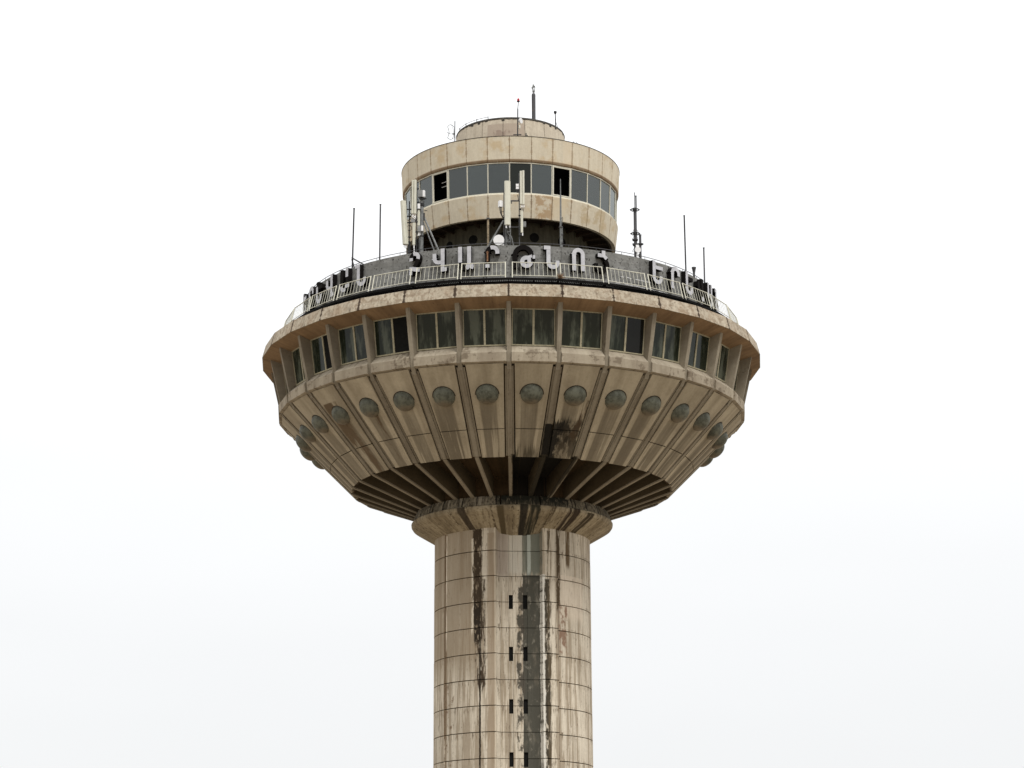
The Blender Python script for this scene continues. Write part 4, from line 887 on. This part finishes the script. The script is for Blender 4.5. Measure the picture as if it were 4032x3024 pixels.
# on the cab roof and the drum
thing('beacon', (.52, -7.85, 58.99), 'red obstruction lamp on a thin black pole in front of the roof drum', 'beacon', [
    ('pole', 'black', lambda b: (tube(b, (.52, -7.85, 58.99), (.54, -7.87, 61.1), .042), tube(b, (.54, -7.87, 61.1), (.58, -7.88, 61.62), .026))),
    ('foot', 'black', lambda b: box(b, (.50, -7.87, 59.13), (.58, .06, .06))),
    ('lamp', 'red', lambda b: (tube(b, (.58, -7.88, 61.68), (.58, -7.88, 61.84), .085, .085, 12), tube(b, (.58, -7.88, 61.84), (.58, -7.88, 61.91), .085, .04, 12))),
    ('lamp_base', 'black', lambda b: (tube(b, (.58, -7.88, 61.60), (.58, -7.88, 61.679), .04, .13, 12)))])
thing('side_dish', (.74, -7.87, 59.8), 'small oval white dish seen side on, right of the beacon pole', 'dish antenna', [
    ('reflector', 'white', lambda b: dish(b, (.74, -7.84, 60.2), .20, 58, .12)), ('arm', 'black', lambda b: tube(b, (.56, -7.87, 60.2), (.72, -7.8, 60.2), .02)),
    ('housing', 'radome', lambda b: (tube(b, (.66, -7.87, 59.62), (.66, -7.87, 59.86), .06, n=10), tube(b, (.67, -7.87, 59.55), (.67, -7.87, 59.62), .04, n=8)))], 'dish antennas')
thing('roof_mast', (1.75, -1.0, 61.95), 'thick dark grey round mast on the roof drum with a rough fitting on its top', 'mast', [
    ('tube', 'steel', lambda b: (tube(b, (1.75, -1, 61.95), (1.75, -1, 65.0), .145, n=16), tube(b, (1.75, -1, 65.0), (1.75, -1, 65.1), .145, .09, 16), tube(b, (1.64, -1.1, 61.95), (1.63, -1.1, 64.95), .03))),
    ('fitting', 'galv', lambda b: (box(b, (1.75, -1, 65.13), (.06, .06, .1)), box(b, (1.75, -1, 65.24), (.19, .14, .1)), box(b, (1.70, -1, 65.44), (.10, .12, .34), Matrix.Rotation(rad(-8), 3, 'Y')), box(b, (1.84, -1, 65.43), (.06, .1, .30), Matrix.Rotation(rad(7), 3, 'Y')), box(b, (1.77, -1, 65.62), (.2, .1, .1), Matrix.Rotation(rad(-20), 3, 'Y')), box(b, (1.73, -1, 65.73), (.11, .1, .14)), box(b, (1.65, -1, 65.55), (.1, .1, .12)))),
    ])
thing('roof_rod', (3.36, -1.77, 61.9), 'thin black rod with a thicker cap at the right edge of the roof drum', 'rod', [
    ('rod', 'black', lambda b: (tube(b, (3.37, -1.77, 61.95), (3.34, -1.82, 63.1), .05, .035), box(b, (3.36, -1.8, 62.65), (.09, .09, .05)))), ('cap', 'black', lambda b: (tube(b, (3.34, -1.82, 63.1), (3.34, -1.82, 63.2), .05, .11), tube(b, (3.34, -1.82, 63.2), (3.34, -1.82, 63.32), .11))),
    ('brace', 'black', lambda b: tube(b, (3.36, -1.8, 62.55), (3.58, -1.78, 61.9), .015))])
def grid(b):
    left = [V(-4.57, -4.35, 61.15), V(-4.48, -4.35, 60.84), V(-4.46, -4.35, 60.71), V(-4.48, -4.35, 60.58), V(-4.57, -4.35, 60.27)]
    top_ = [V(-4.57, -4.35, 61.15), V(-4.47, -4.28, 61.30), V(-4.37, -4.2, 61.37), V(-4.25, -4.1, 61.37), V(-4.13, -3.95, 61.30)]
    low_ = [V(-4.57, -4.35, 60.27), V(-4.47, -4.28, 60.22), V(-4.37, -4.2, 60.22), V(-4.25, -4.1, 60.28), V(-4.12, -3.95, 60.44)]
    mid_ = [V(-4.30, -4.15, 61.37), V(-4.20, -4.1, 61.1), V(-4.15, -4.1, 60.8), V(-4.17, -4.1, 60.5), V(-4.27, -4.12, 60.27)]
    rgt_ = [V(-4.13, -3.95, 61.30), V(-4.10, -3.95, 60.95), V(-4.12, -3.95, 60.44)]
    for q, r_ in ((left, .024), (top_, .022), (low_, .022), (mid_, .014), (rgt_, .014)): chain(b, q, r_, 5)
thing('grid_antenna', (-4.06, -4.0, 58.35), 'wire grid dish on a thin black pole at the left edge of the cab roof', 'dish antenna', [
    ('pole', 'black', lambda b: tube(b, (-4.07, -4, 58.35), (-4.05, -4, 61.72), .032)), ('grid', 'galv', grid),
    ('feed', 'black', lambda b: (tube(b, (-4.07, -4, 60.72), (-4.42, -4, 60.72), .018), box(b, (-4.16, -4, 60.72), (.14, .08, .07)), tube(b, (-4.42, -4, 60.72), (-4.62, -4, 60.85), .02)))], 'dish antennas')
thing('roof_fitting', (1.12, -7.8, 58.99), 'small black bent stub on the cab roof edge, right of the beacon foot', 'fitting', [
    ('stub', 'black', lambda b: (tube(b, (1.12, -7.8, 58.97), (1.12, -7.8, 59.27), .038), tube(b, (1.12, -7.8, 58.99), (1.23, -7.8, 59.12), .03)))])
thing('roof_fitting', (4.56, -6.45, 58.95), 'tiny stub and wire frame on the right of the cab roof edge', 'fitting', [
    ('stub', 'black', lambda b: tube(b, (4.56, -6.45, 58.9), (4.56, -6.45, 59.15), .03)),
    ('wire_frame', 'galv', lambda b: (chain(b, [V(4.72, -6.33, 58.95), V(4.72, -6.33, 59.16), V(4.86, -6.25, 59.06), V(4.86, -6.25, 58.92)], .01, 4), [tube(b, (4.74+i*.035, -6.32+i*.02, 58.95), (4.74+i*.035, -6.32+i*.02, 59.12-i*.02), .006, n=4) for i in range(4)]))])
# dry weed in the gutter beside a railing post
bm = BM(); rr_ = random.Random(3)
for i in range(260):
    a, e_ = rr_.uniform(0, 6.28), rr_.uniform(-.2, 1.5); l_ = rr_.uniform(.12, .36)
    p = V(3.26, -16.5, 45.68)+V(rr_.uniform(-.10, .10), rr_.uniform(-.08, .08), rr_.uniform(-.05, .1)); q = p+V(math.cos(a)*math.cos(e_), math.sin(a)*math.cos(e_), math.sin(e_))*l_
    tube(bm, p, q, .008, .003, 3)
tag(new('dry_weed', bm, 'twig'), 'dry brown weed growing by a railing post right of the middle', 'plant')
